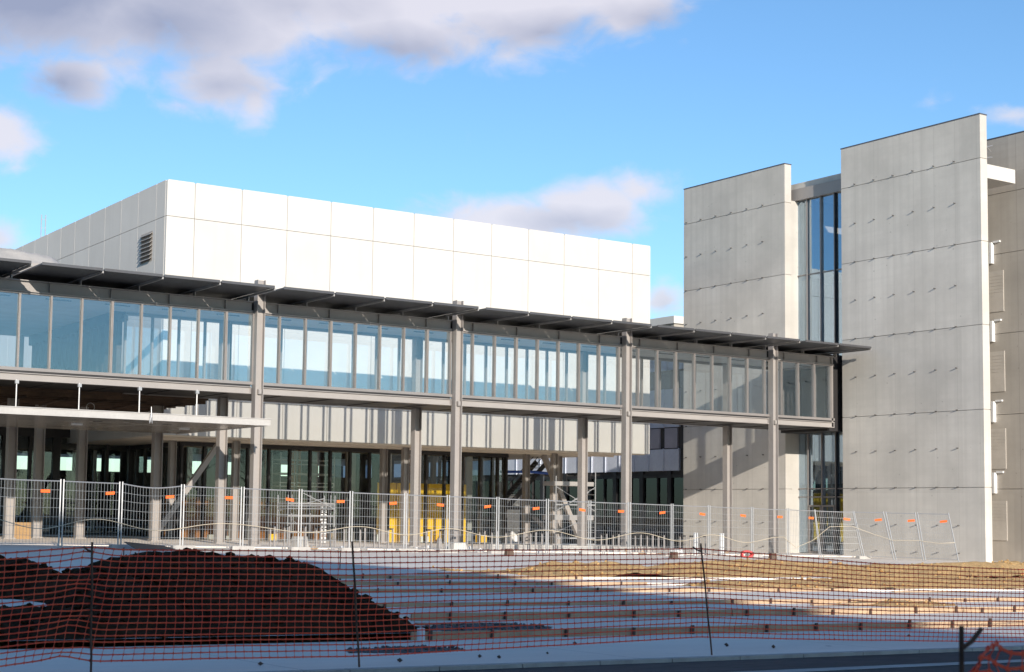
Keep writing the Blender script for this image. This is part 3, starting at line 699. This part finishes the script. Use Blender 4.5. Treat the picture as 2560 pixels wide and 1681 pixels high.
def fence_panel(a,b,i,lean0=0.0,lean1=0.0):
    x0,y0=a; x1,y1=b; d=Vector((x1-x0,y1-y0,0)); L=d.length; d.normalize(); nrm=Vector((-d.y,d.x,0))
    z0=gz(x0,y0)+.06; z1=gz(x1,y1)+.06; H=2.0
    t=thing('mesh_fence_panel','galvanised mesh fence panel '+FB[i],'fence panel',(x0,y0,z0),'temporary mesh fence panels along the plaza')
    L0=Vector((-lean0*d.x,-lean0*d.y,0))+nrm*0; L1=Vector((-lean1*d.x,-lean1*d.y,0))
    sag=.10 if i==3 else random.uniform(0,.02)
    def P(u,h):
        p0=Vector((x0,y0,z0))+d*.05+Vector((0,0,h))+L0*h/2; p1=Vector((x1,y1,z1))-d*.05+Vector((0,0,h))+L1*h/2
        q=p0.lerp(p1,u); q.z-=sag*math.sin(math.pi*u)*h/2; return q
    for u,nm in ((0,'post'),(1,'post')):
        s=MB(); s.tube([P(u,-.05),P(u,H+.03)],.026,7); s.build(nm,M['galv'],t)
    s=MB(); s.tube([P(k/8,H-.03) for k in range(9)],.019,5); s.build('rail',M['galv'],t); s=MB(); s.tube([P(k/8,.06) for k in range(9)],.014,5); s.build('rail',M['galv'],t)
    s=MB(); n=int(L/.105)
    for k in range(1,n):
        u=k/n; w=.012*math.sin(i*3+k*.8)
        s.bar(P(u,.06),P(u,H-.03)+nrm*w,.0065,.0065,up=nrm)
    for h in (.32,.60,.88,1.16,1.44,1.70):
        for k in range(8): s.bar(P(k/8,h+.004*math.sin(k+i)),P((k+1)/8,h+.004*math.sin(k+1+i)),.008,.008)
    s.build('wire_mesh',M['galv'],t)
    u=.80-.03*math.sin(i*2.1); s=MB(); p=P(u,1.66)-nrm*.02; e=d*.15+Vector((0,0,random.uniform(-.02,.02)))
    s.quadbox([p-e-nrm*.004-Vector((0,0,.046)),p+e-nrm*.004-Vector((0,0,.046)),p+e+nrm*.004-Vector((0,0,.046)),p-e+nrm*.004-Vector((0,0,.046)),p-e-nrm*.004+Vector((0,0,.046)),p+e-nrm*.004+Vector((0,0,.046)),p+e+nrm*.004+Vector((0,0,.046)),p-e+nrm*.004+Vector((0,0,.046))])
    s.build('warning_plate',M['plate'],t)
    return t
random.seed(21)
for i,(a,b) in enumerate(zip(FP[:-1],FP[1:])):
    l0=.0 if i<18 else [.28,.45,.42,.32][min(i-18,3)]
    l1=.0 if i<17 else [.28,.45,.42,.32,.4][min(i-17,4)]
    fence_panel(a,b,i,l0 if i!=3 else 0,l1)
fl=['left of the dark soil','under the tilted grey plate','beside the canopy column','at the first tall bridge column','by the scaffold tower','by the timber lined foyer','at the yellow wall','at the second tall bridge column','at the foyer end','by the rolling scaffold','by the open undercroft','before the tower']
for k,i in enumerate((2,3,4,5,6,7,8,9,11,13,15,18)):
    x,y=FP[i+1] if i+1<len(FP) else FP[-1]
    block('fence_weight',x+random.uniform(-.1,.1),y,.78,.26,.13,M['block'],'grey concrete fence weight '+fl[k],'fence weight',random.uniform(-.15,.15),'concrete weights of the mesh fence')
s=MB(); pts=[]; x=10.4; k=0
while x<46.5:
    y=lerp(x,[p[0] for p in FP[:19]],[p[1] for p in FP[:19]]); u=0
    pts.append((x,y-.06,gz(x,y)+.74+.14*math.sin((x-11.1)*2*math.pi/4.35+.6*math.sin(x*.45))+.03*math.sin(x*1.7))); x+=.22
for p in ((47.2,46.9,-1.35),(48.2,46.9,-1.05),(49.2,46.85,-.45),(50.2,46.5,-.42),(50.9,45.9,-.75),(51.3,45.2,-1.0),(51.9,44.2,-1.0),(52.3,43.5,-1.1),(52.6,42.9,-1.05)): pts.append(p)
s.tube(pts,.0125,6); tag(s.build('fence_cable',M['cable'],None,True),'cream cable slung in waves along the mesh fence','cable')

# ------------------------------------------------------------------ orange net on rebar posts
NX=[2.4,3.76,4.43,4.56,4.7,5.97,7.15,9.4,11.65,12.6,14.64,17.46,21.5]
NT_=[-.42,-.401,-.352,-.358,-.37,-.386,-.402,-.392,-.385,-.448,-.583,-.685,-.72]
NB_=[-1.37,-1.36,-1.305,-1.32,-1.345,-1.376,-1.412,-1.40,-1.382,-1.429,-1.526,-1.65,-1.74]
def net_pt(x,r,n=18):
    zt=lerp(x,NX,NT_); zb=lerp(x,NX,NB_)
    kink=.022*math.exp(-((x-4.42)/.13)**2)*math.sin(r*1.1)
    z=zt+(zb-zt)*(r/n)+.004*fbm(x*1.3,r*.35,1,3)
    sh=.012*fbm(x*.55,r*.22,9,2)-.012*math.exp(-((x-4.5)/.6)**2)*(r-9)
    return Vector((x+sh+.02*math.sin(x*1.9)*(r/n-.5),13.1+.03*fbm(x*.8,r*.12,4,2)+.02*math.sin(x*2.2),z+kink))
def build_net(x0,x1,pitch,n,pt):
    s=MB(); N=int((x1-x0)/pitch)
    def ribbon(a,b,wv,d):
        s.quadbox([a+Vector((0,-d,-wv)),b+Vector((0,-d,-wv)),b+Vector((0,d,-wv)),a+Vector((0,d,-wv)),a+Vector((0,-d,wv)),b+Vector((0,-d,wv)),b+Vector((0,d,wv)),a+Vector((0,d,wv))])
    for r in range(n+1):
        w=.0056 if 0<r<n else .0064
        P=[pt(x0+k*pitch,r) for k in range(N+1)]
        for k in range(N):
            a,b=P[k],P[k+1]; m=(a+b)/2+Vector((0,0,-.001)); ribbon(a,m,w,.0014); ribbon(m,b,w,.0014)
        for p in P:                                        # the thick knots where strands cross
            s.prism([(p.x-.014,p.z),(p.x,p.z-.013),(p.x+.014,p.z),(p.x,p.z+.013)],1,p.y-.002,p.y+.002)
    for k in range(N+1):
        P=[pt(x0+k*pitch,r) for r in range(n+1)]
        for a,b in zip(P[:-1],P[1:]): s.bar(a,b,.0042,.0028,up=(0,1,0))
    return s
tag(build_net(2.4,21.4,.087,18,net_pt).build('safety_net',M['net']),'long orange plastic safety net strung along the pavement edge','safety net')
def rebar(label,base,top,hook,r=.009):
    t=thing('rebar_post',label,'post',base,'rusty rebar posts holding the orange net')
    b=Vector(base); tp=Vector(top); s=MB(); s.tube([b.lerp(tp,k/6)+Vector((.004*math.sin(k*2),0,0)) for k in range(7)],r,7); s.build('rod',M['rebar'],t)
    if hook:
        s=MB(); s.tube([b.lerp(tp,.93),b.lerp(tp,.93)+Vector(hook)*.5+Vector((0,0,-.01)),b.lerp(tp,.93)+Vector(hook)],r*.9,6); s.build('hook',M['rebar'],t)
rebar('rusty net post with a bent hook in front of the dark soil heap',(4.575,13.07,-1.5),(4.55,13.07,-.305),(-.085,-.02,.045),.010)
rebar('leaning rusty net post, right of the dark soil heap',(7.245,13.06,-1.56),(7.14,13.06,-.30),None,.0105)
rebar('dark net post with hooked tip before the sand',(11.82,13.07,-1.62),(11.65,13.07,-.325),(-.15,-.02,.05),.010)
rebar('thick blurred rebar post with a side prong, closest to the camera',(4.50,3.66,-1.55),(4.52,3.66,-.39),(.085,-.02,.07),.0095)
def net2(x,r,n=18):
    return Vector((x+.05*fbm(x*2,r*.5,3,3)+.02*(r-9)*.2*math.sin(x*5),3.70+.10*math.sin(x*4+r*.5)+.05*fbm(x*3,r*.4,8,2),-.50-.05*r-.03*math.sin(x*9)+.03*fbm(x*4,r,2,2)))
tag(build_net(4.54,6.4,.085,14,net2).build('crumpled_net',M['net']),'crumpled orange net hanging from the blurred rebar post close to the camera','safety net')
# thin plain rods standing among the heaps
for x,y,lab in ((11.1,30,'thin dark rod standing behind the dark soil heap'),(16.1,30,'thin dark rod standing on the sunlit plaza before the scaffold tower')):
    s=MB(); s.tube([(x,y,gz(x,y)),(x+.01,y,gz(x,y)+.42)],.012,5); tag(s.build('thin_rod',M['rebar']),lab,'rod',group='thin rods on the plaza')

# ------------------------------------------------------------------ formwork boards
rows=['lowest','second lowest','third lowest','fourth lowest','second highest','highest']
seg=['nearest the dark soil heap','in the middle of the row','at the end far from the soil heap']
XR0=[9.5,10.7,10.9,11.2,12.2,12.4]; XR1=[25.0,28.0,31.0,25.0,20.6,20.2]
random.seed(31)
for i,y in enumerate(STEPS):
    cut=[XR0[i]+(XR1[i]-XR0[i])*f for f in (0,.34,.66,1)]
    for k in range(3):
        a,b=cut[k]+.01,cut[k+1]-.01; H=RISES[i]+.022
        t=thing('formwork_board','timber formwork board of the %s riser, %s'%(rows[i],seg[k]),'formwork board',(a,y,gz(a,y-.1)),'formwork boards along the step risers')
        s=MB(); n=max(2,int((b-a)/.8)); j0=random.uniform(-.008,.01)
        for q in range(n):
            u0=a+(b-a)*q/n; u1=a+(b-a)*(q+1)/n; o0=.012*fbm(u0*.6,y,1,2); o1=.012*fbm(u1*.6,y,1,2)
            s.quadbox([(u0,y-.032+o0,gz(u0,y-.1)-.02),(u1,y-.032+o1,gz(u1,y-.1)-.02),(u1,y-.004+o1,gz(u1,y-.1)-.02),(u0,y-.004+o0,gz(u0,y-.1)-.02),
                       (u0,y-.032+o0,gz(u0,y-.1)+H+j0),(u1,y-.032+o1,gz(u1,y-.1)+H+j0),(u1,y-.004+o1,gz(u1,y-.1)+H+j0),(u0,y-.004+o0,gz(u0,y-.1)+H+j0)])
        s.build('plank',M['board'],t)
        x=a+random.uniform(.2,.6)
        while x<b-.1:
            s=MB(); h=H+random.uniform(-.01,.04); w=random.uniform(.012,.022) if i<3 else random.uniform(.008,.014)
            s.quadbox([(x-w,y-.085,gz(x,y-.1)-.02),(x+w,y-.085,gz(x,y-.1)-.02),(x+w,y-.045,gz(x,y-.1)-.02),(x-w,y-.045,gz(x,y-.1)-.02),(x-w*.9+.01,y-.08,gz(x,y-.1)+h),(x+w*.9+.01,y-.08,gz(x,y-.1)+h),(x+w*.9+.01,y-.045,gz(x,y-.1)+h),(x-w*.9+.01,y-.045,gz(x,y-.1)+h)])
            s.build('stake',M['stake'],t); x+=random.uniform(.85,1.25) if i<3 else random.uniform(1.3,2.2)

# ------------------------------------------------------------------ earth heaps
def heap(name,label,cat,x0,x1,y0,y1,res,hf,m,clods,crange,seed):
    random.seed(seed); nx=int((x1-x0)/res); ny=int((y1-y0)/res); s=MB(); idx={}
    H={}
    for j in range(ny+1):
        for i in range(nx+1):
            x=x0+(x1-x0)*i/nx; y=y0+(y1-y0)*j/ny; H[i,j]=hf(x,y)
    def vid(i,j):
        if (i,j) not in idx:
            x=x0+(x1-x0)*i/nx; y=y0+(y1-y0)*j/ny
            idx[i,j]=len(s.v); s.v.append((x,y,gz(x,y)+H[i,j]))
        return idx[i,j]
    for j in range(ny):
        for i in range(nx):
            if max(H[i,j],H[i+1,j],H[i,j+1],H[i+1,j+1])>-.03:
                s.f.append((vid(i,j),vid(i+1,j),vid(i+1,j+1),vid(i,j+1))); s.m.append(0)
    for c in range(clods):
        for _ in range(30):
            x=random.uniform(x0,x1); y=random.uniform(y0,y1); h=hf(x,y)
            if h>.0: break
        else: continue
        r=random.uniform(*crange)*(1 if random.random()<.9 else 1.8); ce=Vector((x,y,gz(x,y)+h+r*.25))
        b=len(s.v)
        for (a,bb,cc) in ((1,0,0),(-1,0,0),(0,1,0),(0,-1,0),(0,0,1),(0,0,-1),(.6,.6,.5),(-.6,.6,.5),(.6,-.6,.5),(-.6,-.6,.5)):
            s.v.append(tuple(ce+Vector((a,bb,cc*.8))*r*random.uniform(.7,1.15)))
        for f in ((4,6,7),(4,7,9),(4,9,8),(4,8,6),(0,2,6),(2,7,6),(2,1,7),(1,9,7),(1,3,9),(3,8,9),(3,0,8),(0,6,8),(5,2,0),(5,1,2),(5,3,1),(5,0,3)):
            s.f.append(tuple(b+q for q in f)); s.m.append(0)
    return tag(s.build(name,m),label,cat)
def h_dark(x,y):
    n=.055*fbm(x*1.7,y*1.7,3,5)+.045*fbm(x*5,y*5,7,3)
    edge=.12*fbm(x*.9,y*.9,12,3)
    top=.66+.10*fbm(x*.5,3,5,2)
    a=min(top+.05*math.sin(x*2.2+y),(y-15.93)*.36,(lerp(y,[15.9,17,19.6],[9.85,10.15,10.85])-x+edge)*.54,(22.6-y)*.42,(x-lerp(y,[16,17.5,19.8],[4.9,5.7,6.45])+edge)*.5)
    b=min(.42+.08*fbm(x*.7,1,9,2),(y-21.55)*.36,(27.5-y)*.4,(8.0-x+edge)*.5)
    c=min(.07,(y-15.93)*.4,(19.70-y)*.25,(7.0-x)*.4)
    h=max(a,b,c)
    return h+(n if h>.03 else n*.3)
heap('soil_heap','big dark brown soil heap behind the orange net','soil heap',1.5,12.2,15.92,28,.07,h_dark,M['soil'],1300,(.015,.06),4)
def h_s1(x,y):
    e=lerp(x,[18.5,20.3,23,27,31,36,42,48,52],[-.25,.30,.24,.40,.30,.44,.38,.42,.2])
    yc=28.1+.35*math.sin(x*.5); d=abs(y-yc)
    h=e*max(-.4,1-d/1.45)
    return h+.07*fbm(x*.8,y*.9,2,5)+.018*fbm(x*5,y*5,4,3)
heap('sand_mound','long low tan sand mound between plaza and steps, the farther of the two','sand mound',18.6,50,26.55,30.2,.11,h_s1,M['sand'],500,(.015,.05),8)
def h_s2(x,y):
    e=lerp(x,[20.5,22,25,28,31,34,37,40],[-.25,.12,.20,.29,.23,.31,.32,.2])
    h=e*max(-.4,1-abs(y-23.98)/.95)
    return h+.05*fbm(x*.9,y*1.1,6,5)+.016*fbm(x*5,y*5,3,3)
heap('sand_mound','tan sand mound with wood scraps lying on a step, the nearer of the two','sand mound',20.6,39,23.05,24.75,.09,h_s2,M['sand'],300,(.012,.045),9)
def h_s3(x,y): return .07*max(-.4,1-((x-21.8)/1.5)**2-((y-19.1)/.6)**2)+.02*fbm(x*3,y*3,2,4)
heap('sand_patch','thin patch of spilled sand and splinters beside a formwork board','sand patch',20,24,18.2,19.7,.07,h_s3,M['sand'],60,(.01,.03),10)
def h_g(x,y): return .03*max(-.6,1-((x-8.65)/.75)**2-((y-14.62)/.30)**2)+.012*fbm(x*7,y*7,1,3)
heap('gravel_patch','dark gravel patch on the pavement in front of the net','gravel patch',7.8,9.5,14.2,15.05,.03,h_g,M['gravel'],260,(.008,.02),12)
def h_g2(x,y): return .05*max(-.6,1-((x-10.9)/1.1)**2-((y-16.35)/.42)**2)+.02*fbm(x*5,y*5,1,3)
heap('gravel_patch','grey gravel and splinters spilling from the toe of the soil heap','gravel patch',9.7,12.1,15.93,16.9,.04,h_g2,M['gravel'],300,(.008,.024),13)
# white pipe stub standing at the toe of the heap, planks, scraps and stones
s=MB(); z=gz(9.42,15.5); s.tube([(9.42,15.5,z),(9.42,15.5,z+.17)],.048,14); tag(s.build('pipe_stub',M['pvc']),'short white plastic pipe stub standing at the toe of the soil heap','pipe')
random.seed(17)
def plank(x,y,L,rz,label,w=.09):
    s=MB(); d=Vector((math.cos(rz),math.sin(rz),0)); a=Vector((x,y,gz(x,y)+.03)); b=a+d*L; b.z=gz(b.x,b.y)+.035
    s.bar(a,b,w,.028); tag(s.build('loose_plank',M['board']),label,'plank',group='loose planks on the site')
plank(16.5,27.3,2.2,.0,'long thin plank on the sunlit slab left of the sand')
plank(19.9,28.9,1.6,.05,'plank lying at the left tip of the farther sand mound')
plank(25.2,22.2,2.6,-.02,'pale plank on the step below the nearer sand mound')
plank(19.4,18.9,1.6,.03,'plank beside the spilled sand patch')
plank(10.2,16.9,1.3,-.25,'grey plank sloping off the toe of the soil heap',.12)
SP=[(9.0,13.6),(9.15,13.45),(10.0,13.75),(12.9,14.0),(13.3,13.6),(7.9,13.4),(15.2,14.4),(11.1,14.7),(16.9,14.6),(6.4,13.5)]
nm=['twin stones','small pair stone','lone chip near the long net','stone just past the dark net post','chip by the road edge past the dark net post','chip at the foot of the leaning net post','chip below the lowest board','chip farthest from any post','chip nearest the sunlit pavement','chip below the soil heap']
for (x,y),n_ in zip(SP,nm):
    s=MB(); r=random.uniform(.018,.035); c=Vector((x,y,gz(x,y)+r*.5)); b=len(s.v)
    for q in ((1,0,0),(0,1,0),(-1,0,0),(0,-1,0),(0,0,.9),(0,0,-.6),(.7,.6,.4),(-.6,.7,.3)): s.v.append(tuple(c+Vector(q)*r*random.uniform(.75,1.2)))
    for f in ((0,6,4),(6,1,4),(1,7,4),(7,2,4),(2,3,4),(3,0,4),(0,1,6),(1,2,7),(0,5,1),(1,5,2),(2,5,3),(3,5,0)): s.f.append(f); s.m.append(0)
    tag(s.build('stone_chip',M['stake']),'dark stone, '+n_+', on the shaded pavement','stone',group='dark stone chips on the pavement')
random.seed(77)
for k in range(26):
    x=random.choice([random.uniform(24.5,33.5),random.uniform(33.5,47)]); y=random.uniform(49.7,51.8) if k%2 else random.uniform(47.6,49.2)
    s=MB(); r=random.uniform(.05,.14); c=Vector((x,y,gz(x,y)+r*.35)); b=len(s.v)
    for q in ((1,0,0),(0,1,0),(-1,0,0),(0,-1,0),(0,0,.9),(0,0,-.6),(.7,.6,.4),(-.6,.7,.3)): s.v.append(tuple(c+Vector((q[0]*1.5,q[1],q[2]))*r*random.uniform(.7,1.2)))
    for f in ((0,6,4),(6,1,4),(1,7,4),(7,2,4),(2,3,4),(3,0,4),(0,1,6),(1,2,7),(0,5,1),(1,5,2),(2,5,3),(3,5,0)): s.f.append(f); s.m.append(0)
    tag(s.build('rubble_piece',[M['pvc'],M['block'],M['board']][k%3]),'small scrap of rubble on the ground along the fence and columns','rubble',group='scraps of rubble along the fence and columns')
s=MB(); z=gz(17,46); s.quadbox([(16.9,44.6,gz(17,44)+.02),(18.3,44.9,gz(18,45)+.02),(18.2,45.6,gz(18,45)+.10),(16.8,45.4,gz(17,45)+.22),(16.9,44.6,gz(17,44)+.04),(18.3,44.9,gz(18,45)+.04),(18.2,45.6,gz(18,45)+.12),(16.8,45.4,gz(17,45)+.24)])
tag(s.build('metal_sheet',M['roof']),'tilted dark metal sheet lying at a fence foot','metal sheet')
for x,y,lab in ((30.3,44.0,'small dark box on the plaza before the second tall column'),(37.0,43.0,'small dark box on the plaza before the third tall column'),(43.0,44.0,'small dark box below the red hose coil')):
    block('dark_box',x,y,.3,.2,.24,M['stake'],lab,'box',0,'small dark boxes on the plaza')
s=MB()
for k in range(24):
    x0=29.5+k*.75; s.quadbox([(x0,31.5,gz(x0,31)-.02),(x0+.75,31.5,gz(x0+.75,31)-.02),(x0+.75,31.75,gz(x0+.75,31)-.02),(x0,31.75,gz(x0,31)-.02),(x0,31.5,gz(x0,31)+.10),(x0+.75,31.5,gz(x0+.75,31)+.10),(x0+.75,31.75,gz(x0+.75,31)+.10),(x0,31.75,gz(x0,31)+.10)])
tag(s.build('metal_channel',M['roof']),'dark grey drainage channel lying behind the farther sand mound','channel')

# ------------------------------------------------------------------ what stands behind the camera: shades the foreground, shows in the glass
ob=thing('office_block','dark brick office block across the road that shades the foreground','building',(.8,-14.0,-1.7))
s=MB(); s.quadbox([(-48,5.0,-3),(.8,-14.0,-3),(.3,-60,-3),(-50,-60,-3),(-48,5.0,17),(.8,-14.0,17),(.3,-60,17),(-50,-60,17)]); s.build('wall',M['brick'],ob)
s=MB(); d=Vector((48.8,-19.0,0)).normalized(); n=Vector((-d.y,d.x,0))
for f in range(5):
    for k in range(14):
        p=Vector((-47.2,4.75,0))+d*(k*3.5); z=-.6+f*3.5
        s.quadbox([p+n*.0+Vector((0,0,z)),p+d*1.6+Vector((0,0,z)),p+d*1.6+n*.12+Vector((0,0,z)),p+n*.12+Vector((0,0,z)),p+Vector((0,0,z+1.8)),p+d*1.6+Vector((0,0,z+1.8)),p+d*1.6+n*.12+Vector((0,0,z+1.8)),p+n*.12+Vector((0,0,z+1.8))])
s.build('windows',M['glass_dark'],ob)
random.seed(41)
def tree(x,y,h,label):
    t=thing('bare_tree',label,'tree',(x,y,-2.0),'bare winter trees across the road')
    tr=MB(); cr=MB()
    tr.tube([(x,y,-2.2),(x+.1,y,-2+h*.25),(x,y+.1,-2+h*.5)],.22,7,r1=.12)
    def grow(p,d,L,r,k,mb):
        q=p+d*L; mb.tube([p,q],r,4,r1=r*.6)
        if k==0: return
        for _ in range(3 if k>1 else 4):
            nd=(d+Vector((random.uniform(-.8,.8),random.uniform(-.8,.8),random.uniform(-.25,.6)))).normalized()
            grow(p.lerp(q,random.uniform(.5,1)),nd,L*random.uniform(.6,.85),r*.58,k-1,mb)
    for _ in range(6):
        grow(Vector((x,y,-2+h*random.uniform(.25,.5))),Vector((random.uniform(-.7,.7),random.uniform(-.7,.7),1)).normalized(),h*.22,.085,4,cr)
    tr.build('trunk',M['bark'],t); cr.build('crown',M['bark'],t)
for k,(x,h) in enumerate(((44,13.5),(53,15),(60,12.5),(70,15.5),(79,13),(90,14.5))):
    tree(x,-60+random.uniform(-5,5),h,'bare winter tree across the road, mirrored in the bridge glass')
# ------------------------------------------------------------------ sun and sky
S=Vector((-.286,-1.0,.293)).normalized()                  # towards the sun
ld=bpy.data.lights.new('sun','SUN'); ld.energy=5.0; ld.angle=R_(.53); ld.color=(1.0,.915,.80)
lo=bpy.data.objects.new('sun',ld); COL.objects.link(lo); lo.rotation_euler=S.to_track_quat('Z','Y').to_euler()
w=bpy.data.worlds.new('World'); sc.world=w; w.use_nodes=True; w.node_tree.nodes.clear(); t=NT(w.node_tree)
out=t.node('ShaderNodeOutputWorld'); bg=t.node('ShaderNodeBackground',{'Strength':.13})
sky=t.node('ShaderNodeTexSky',sky_type='NISHITA',sun_disc=False,sun_elevation=math.asin(S.z),sun_rotation=math.atan2(S.x,S.y),air_density=1.0,dust_density=.35,ozone_density=2.2,altitude=100)
gen=t.node('ShaderNodeTexCoord').outputs['Generated']
sp=t.node('ShaderNodeSeparateXYZ'); t.l.new(gen,sp.inputs[0])
az=t.math('MULTIPLY',t.math('ARCTAN2',sp.outputs[1],sp.outputs[0]),180/math.pi)
el=t.math('MULTIPLY',t.math('ARCSINE',sp.outputs[2]),180/math.pi)
ae=t.node('ShaderNodeCombineXYZ'); t.l.new(az,ae.inputs[0]); t.l.new(el,ae.inputs[1])
# cloud banks: azimuth, elevation, half width, half height, weight (degrees on the sky)
CL=[(72.5,18.7,8.0,3.0,1.35),(66.5,17.8,4.5,2.3,1.2),(60.5,18.7,6.0,2.3,1.25),(56.0,18.6,5.0,2.0,1.15),(51.5,19.0,4.0,1.5,1.0),(66.6,16.1,2.8,1.7,1.05),(65.3,15.2,1.1,1.5,.85),(59.8,17.3,2.2,1.1,.9),(72.2,15.5,2.0,1.3,1.05),(74.8,13.4,2.2,1.4,1.0),(68.3,14.8,1.8,.55,.6),
    (55.6,11.0,4.4,1.0,1.1),(52.6,11.4,2.9,1.1,1.1),(50.4,12.1,1.5,1.0,.9),(49.8,8.1,1.2,1.0,1.1),(36.8,14.3,2.2,.55,.8),(39.8,14.9,.8,.4,.42),(48.9,17.6,.8,.6,.5),(84,15,6,4,1),(95,9,10,3,1),(24,11,7,3,1),(15,20,6,3,.9),(62,9.4,3,.4,.5),(76,9.5,4,1.1,.8)]
def bank(c):
    v=t.node('ShaderNodeVectorMath',operation='SUBTRACT'); t.l.new(ae.outputs[0],v.inputs[0]); v.inputs[1].default_value=(c[0],c[1],0)
    u=t.node('ShaderNodeVectorMath',operation='DIVIDE'); t.l.new(v.outputs[0],u.inputs[0]); u.inputs[1].default_value=(c[2],c[3],1)
    l=t.node('ShaderNodeVectorMath',operation='LENGTH'); t.l.new(u.outputs[0],l.inputs[0])
    return t.ramp(l.outputs['Value'],0,1.5,c[4],0)
dens=None
for c in CL:
    b=bank(c); dens=b if dens is None else t.math('MAXIMUM',dens,b)
mp=t.node('ShaderNodeMapping',{'Scale':(.16,.24,1)}); t.l.new(ae.outputs[0],mp.inputs['Vector'])
warp=t.node('ShaderNodeTexNoise',{'Scale':1.4,'Detail':3.0}); t.l.new(mp.outputs[0],warp.inputs['Vector'])
wv=t.node('ShaderNodeVectorMath',operation='MULTIPLY_ADD'); t.l.new(warp.outputs['Color'],wv.inputs[0]); wv.inputs[1].default_value=(.5,.5,.5); t.l.new(mp.outputs[0],wv.inputs[2])
n1=t.noise(wv.outputs[0],2.2,10,.56); n2=t.noise(wv.outputs[0],1.2,5,.5)
d=t.math('ADD',t.math('MULTIPLY',dens,1.08),t.math('MULTIPLY',t.math('SUBTRACT',n1,.5),1.55))
cov=t.node('ShaderNodeMapRange',{'From Min':.24,'From Max':.92},interpolation_type='SMOOTHSTEP'); t.l.new(d,cov.inputs['Value'])
dark=None
for c in [(73.5,18.3,5.0,2.2,1.1),(69.0,17.6,3.8,1.6,1.0),(64,18.6,3,1.0,.6),(72.4,15.3,1.5,1.0,.8),(60.5,17.2,3.2,.8,.75),(54.5,17.9,3.5,.7,.7),(53.2,11.0,2.0,.6,.6),(49.6,7.8,.8,.6,.5),(66.8,15.6,1.8,.8,.45),(50,18.3,2,.6,.6)]:
    b=bank(c); dark=b if dark is None else t.math('MAXIMUM',dark,b)
shade=t.math('ADD',t.math('MULTIPLY',dark,1.0),t.math('MULTIPLY',t.math('SUBTRACT',n2,.5),1.3),clamp=True)
ccol=t.mix(shade,(5.2,4.9,5.2,1),(2.15,2.2,2.9,1))
skyc=t.mix(1.0,sky.outputs[0],(.76,.99,1.17,1),'MULTIPLY')
fin_=t.mix(t.math('MULTIPLY',cov.outputs[0],.86),skyc,ccol)
t.l.new(fin_,bg.inputs['Color']); t.l.new(bg.outputs[0],out.inputs[0])

# ------------------------------------------------------------------ camera
cam=bpy.data.cameras.new('camera'); co=bpy.data.objects.new('camera',cam); COL.objects.link(co); sc.camera=co
yaw,pitch,roll=R_(56.325),R_(4.5746),R_(.7049)
f=Vector((math.cos(yaw)*math.cos(pitch),math.sin(yaw)*math.cos(pitch),math.sin(pitch)))
r0=Vector((math.sin(yaw),-math.cos(yaw),0)); u0=r0.cross(f)
r1=r0*math.cos(roll)+u0*math.sin(roll); u1=-r0*math.sin(roll)+u0*math.cos(roll)
mw=Matrix((r1,u1,-f)).transposed().to_4x4(); co.matrix_world=mw
cam.sensor_width=36; cam.lens=3789.8/2560*36; cam.shift_x=60.73/2560; cam.shift_y=137.07/2560
cam.clip_start=.1; cam.clip_end=5000
cam.dof.use_dof=True; cam.dof.focus_distance=44; cam.dof.aperture_fstop=5.0
sc.view_settings.view_transform='Standard'; sc.view_settings.look='None'; sc.view_settings.gamma=1
sc.view_settings.exposure=.35
sc.cycles.max_bounces=10; sc.cycles.transparent_max_bounces=24; sc.cycles.diffuse_bounces=4; sc.cycles.glossy_bounces=4
sc.cycles.sample_clamp_indirect=6
